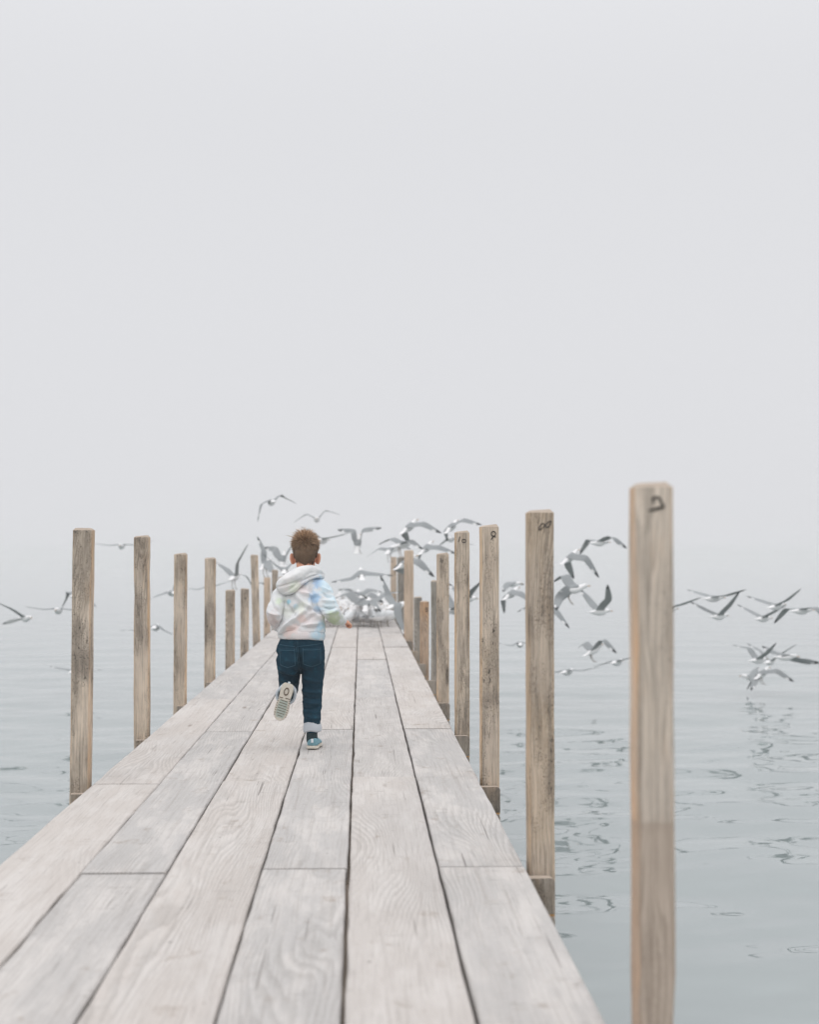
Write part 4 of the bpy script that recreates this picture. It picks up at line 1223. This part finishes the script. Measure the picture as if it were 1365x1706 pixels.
# shoes, built flat with the heel at the origin and the toe towards +y
SH = [(.002, .020, .048), (.012, .028, .060), (.030, .0315, .064), (.060, .0315, .062), (.085, .0320, .056), (.110, .0345, .047), (.140, .0360, .040), (.165, .0320, .034), (.182, .0220, .027), (.190, .010, .020)]
def outline(grow=0.0, n=28):
    ys = [s[0] for s in SH]; ws = [s[1] for s in SH]
    L, Rr = [], []
    for k in range(n + 1):
        y = .0 + .192 * (0.5 - 0.5 * math.cos(math.pi * k / n))
        w = np.interp(y, [-.001] + ys + [.193], [.012] + ws + [.004]) - (.003 * math.exp(-((y - .075) / .03) ** 2))
        yy = y + (grow if k > n * .8 else -grow if k < n * .2 else 0)
        L.append((-w - grow, yy)); Rr.append((w + grow, yy))
    return Rr + L[::-1]
def prism(pts, z0, z1, ease=0.0):
    bm = bmesh.new()
    a = [bm.verts.new((x, y, z0)) for x, y in pts]; b = [bm.verts.new((x, y, z1)) for x, y in pts]
    bm.faces.new(a[::-1]); bm.faces.new(b)
    n = len(pts)
    for i in range(n): bm.faces.new((a[i], a[(i+1) % n], b[(i+1) % n], b[i]))
    bmesh.ops.recalc_face_normals(bm, faces=bm.faces)
    return bm
def shoe(M):
    root = bpy.data.objects.new('shoe', None); COL.objects.link(root); root.parent = boy; root.matrix_local = M
    bm = bmesh.new(); n = 14; rows = []
    for (y, w, h) in SH:
        row = []
        for k in range(n + 1):
            a = math.pi * k / n
            row.append(bm.verts.new((w * math.copysign(abs(math.cos(a)) ** .8, math.cos(a)), y, .014 + (h - .014) * math.sin(a) ** .75)))
        rows.append(row)
    for a, b in zip(rows, rows[1:]):
        for k in range(n): bm.faces.new((a[k], a[k+1], b[k+1], b[k]))
        bm.faces.new((a[0], b[0], b[-1], a[-1]))
    bm.faces.new(rows[0][::-1]); bm.faces.new(rows[-1])
    bmesh.ops.recalc_face_normals(bm, faces=bm.faces)
    me = bpy.data.meshes.new('upper'); bm.to_mesh(me); bm.free()
    u = obj('upper', smooth(me), M_SHOE, root); s = u.modifiers.new('s', 'SUBSURF'); s.levels = s.render_levels = 1
    bm = prism(outline(.0015), .003, .018)
    bmesh.ops.bevel(bm, geom=[e for e in bm.edges if abs(e.verts[0].co.z - e.verts[1].co.z) < 1e-5], offset=.003, segments=2, affect='EDGES')
    so = obj('sole', bm, M_SOLE, root)
    obj('heel_tab', box_bm(-.006, .006, -.003, .003, .034, .054, .002), M_TAB, root)
    fore = [(x * .68, y) for x, y in outline(0) if .078 < y < .178]
    obj('forefoot_tread', prism(fore, .0016, .0045), M_TREAD, root)
    bm = bmesh.new()
    def bar(x0, x1, y0, y1, sk=0.0):
        pts = [(x0, y0), (x1, y0 + sk), (x1, y1 + sk), (x0, y1)]
        a = [bm.verts.new((x, y, .0006)) for x, y in pts]; b = [bm.verts.new((x, y, .0030)) for x, y in pts]
        bm.faces.new(a); bm.faces.new(b[::-1])
        for i in range(4): bm.faces.new((a[i], b[i], b[(i+1) % 4], a[(i+1) % 4]))
    for q in range(7):
        y = .086 + q * .0132; w = .022 - .0012 * abs(q - 3) - (.006 if q == 6 else 0)
        bar(-w, w, y, y + .0028, .002)
    bar(-.028, -.008, .0735, .0765); bar(.004, .028, .0720, .0750)
    for s in (-1, 1):
        for q in range(8):
            y = .082 + q * .012; bar(s * .029 - .0035, s * .029 + .0035, y, y + .0022)
    # horseshoe groove under the heel
    K = 22
    for q in range(K):
        a0, a1 = 2 * math.pi * q / K, 2 * math.pi * (q + 1) / K
        v = []
        for zz in (.0006, .0030):
            for (aa, rr) in ((a0, 1.0), (a1, 1.0), (a1, .68), (a0, .68)):
                v.append(bm.verts.new((.013 * rr * math.sin(aa), .040 + .021 * rr * math.cos(aa), zz)))
        for ids in ((0, 1, 2, 3), (7, 6, 5, 4), (0, 4, 5, 1), (1, 5, 6, 2), (2, 6, 7, 3), (3, 7, 4, 0)): bm.faces.new([v[i] for i in ids])
    bmesh.ops.recalc_face_normals(bm, faces=bm.faces)
    obj('tread_groove', bm, M_GROOVE, so)
    return root
shoe(Matrix.Translation((.000, -.052, 0)) @ Matrix.Rotation(R(-5), 4, 'Z'))
yv = Vector((-.050, .018, -.183)).normalized(); zv = Vector((.03, 1, .06)); zv = (zv - yv * zv.dot(yv)).normalized(); xv = yv.cross(zv)
M = Matrix((xv, yv, zv)).transposed().to_4x4(); M.translation = (-.117, -.158, .343)
shoe(M)
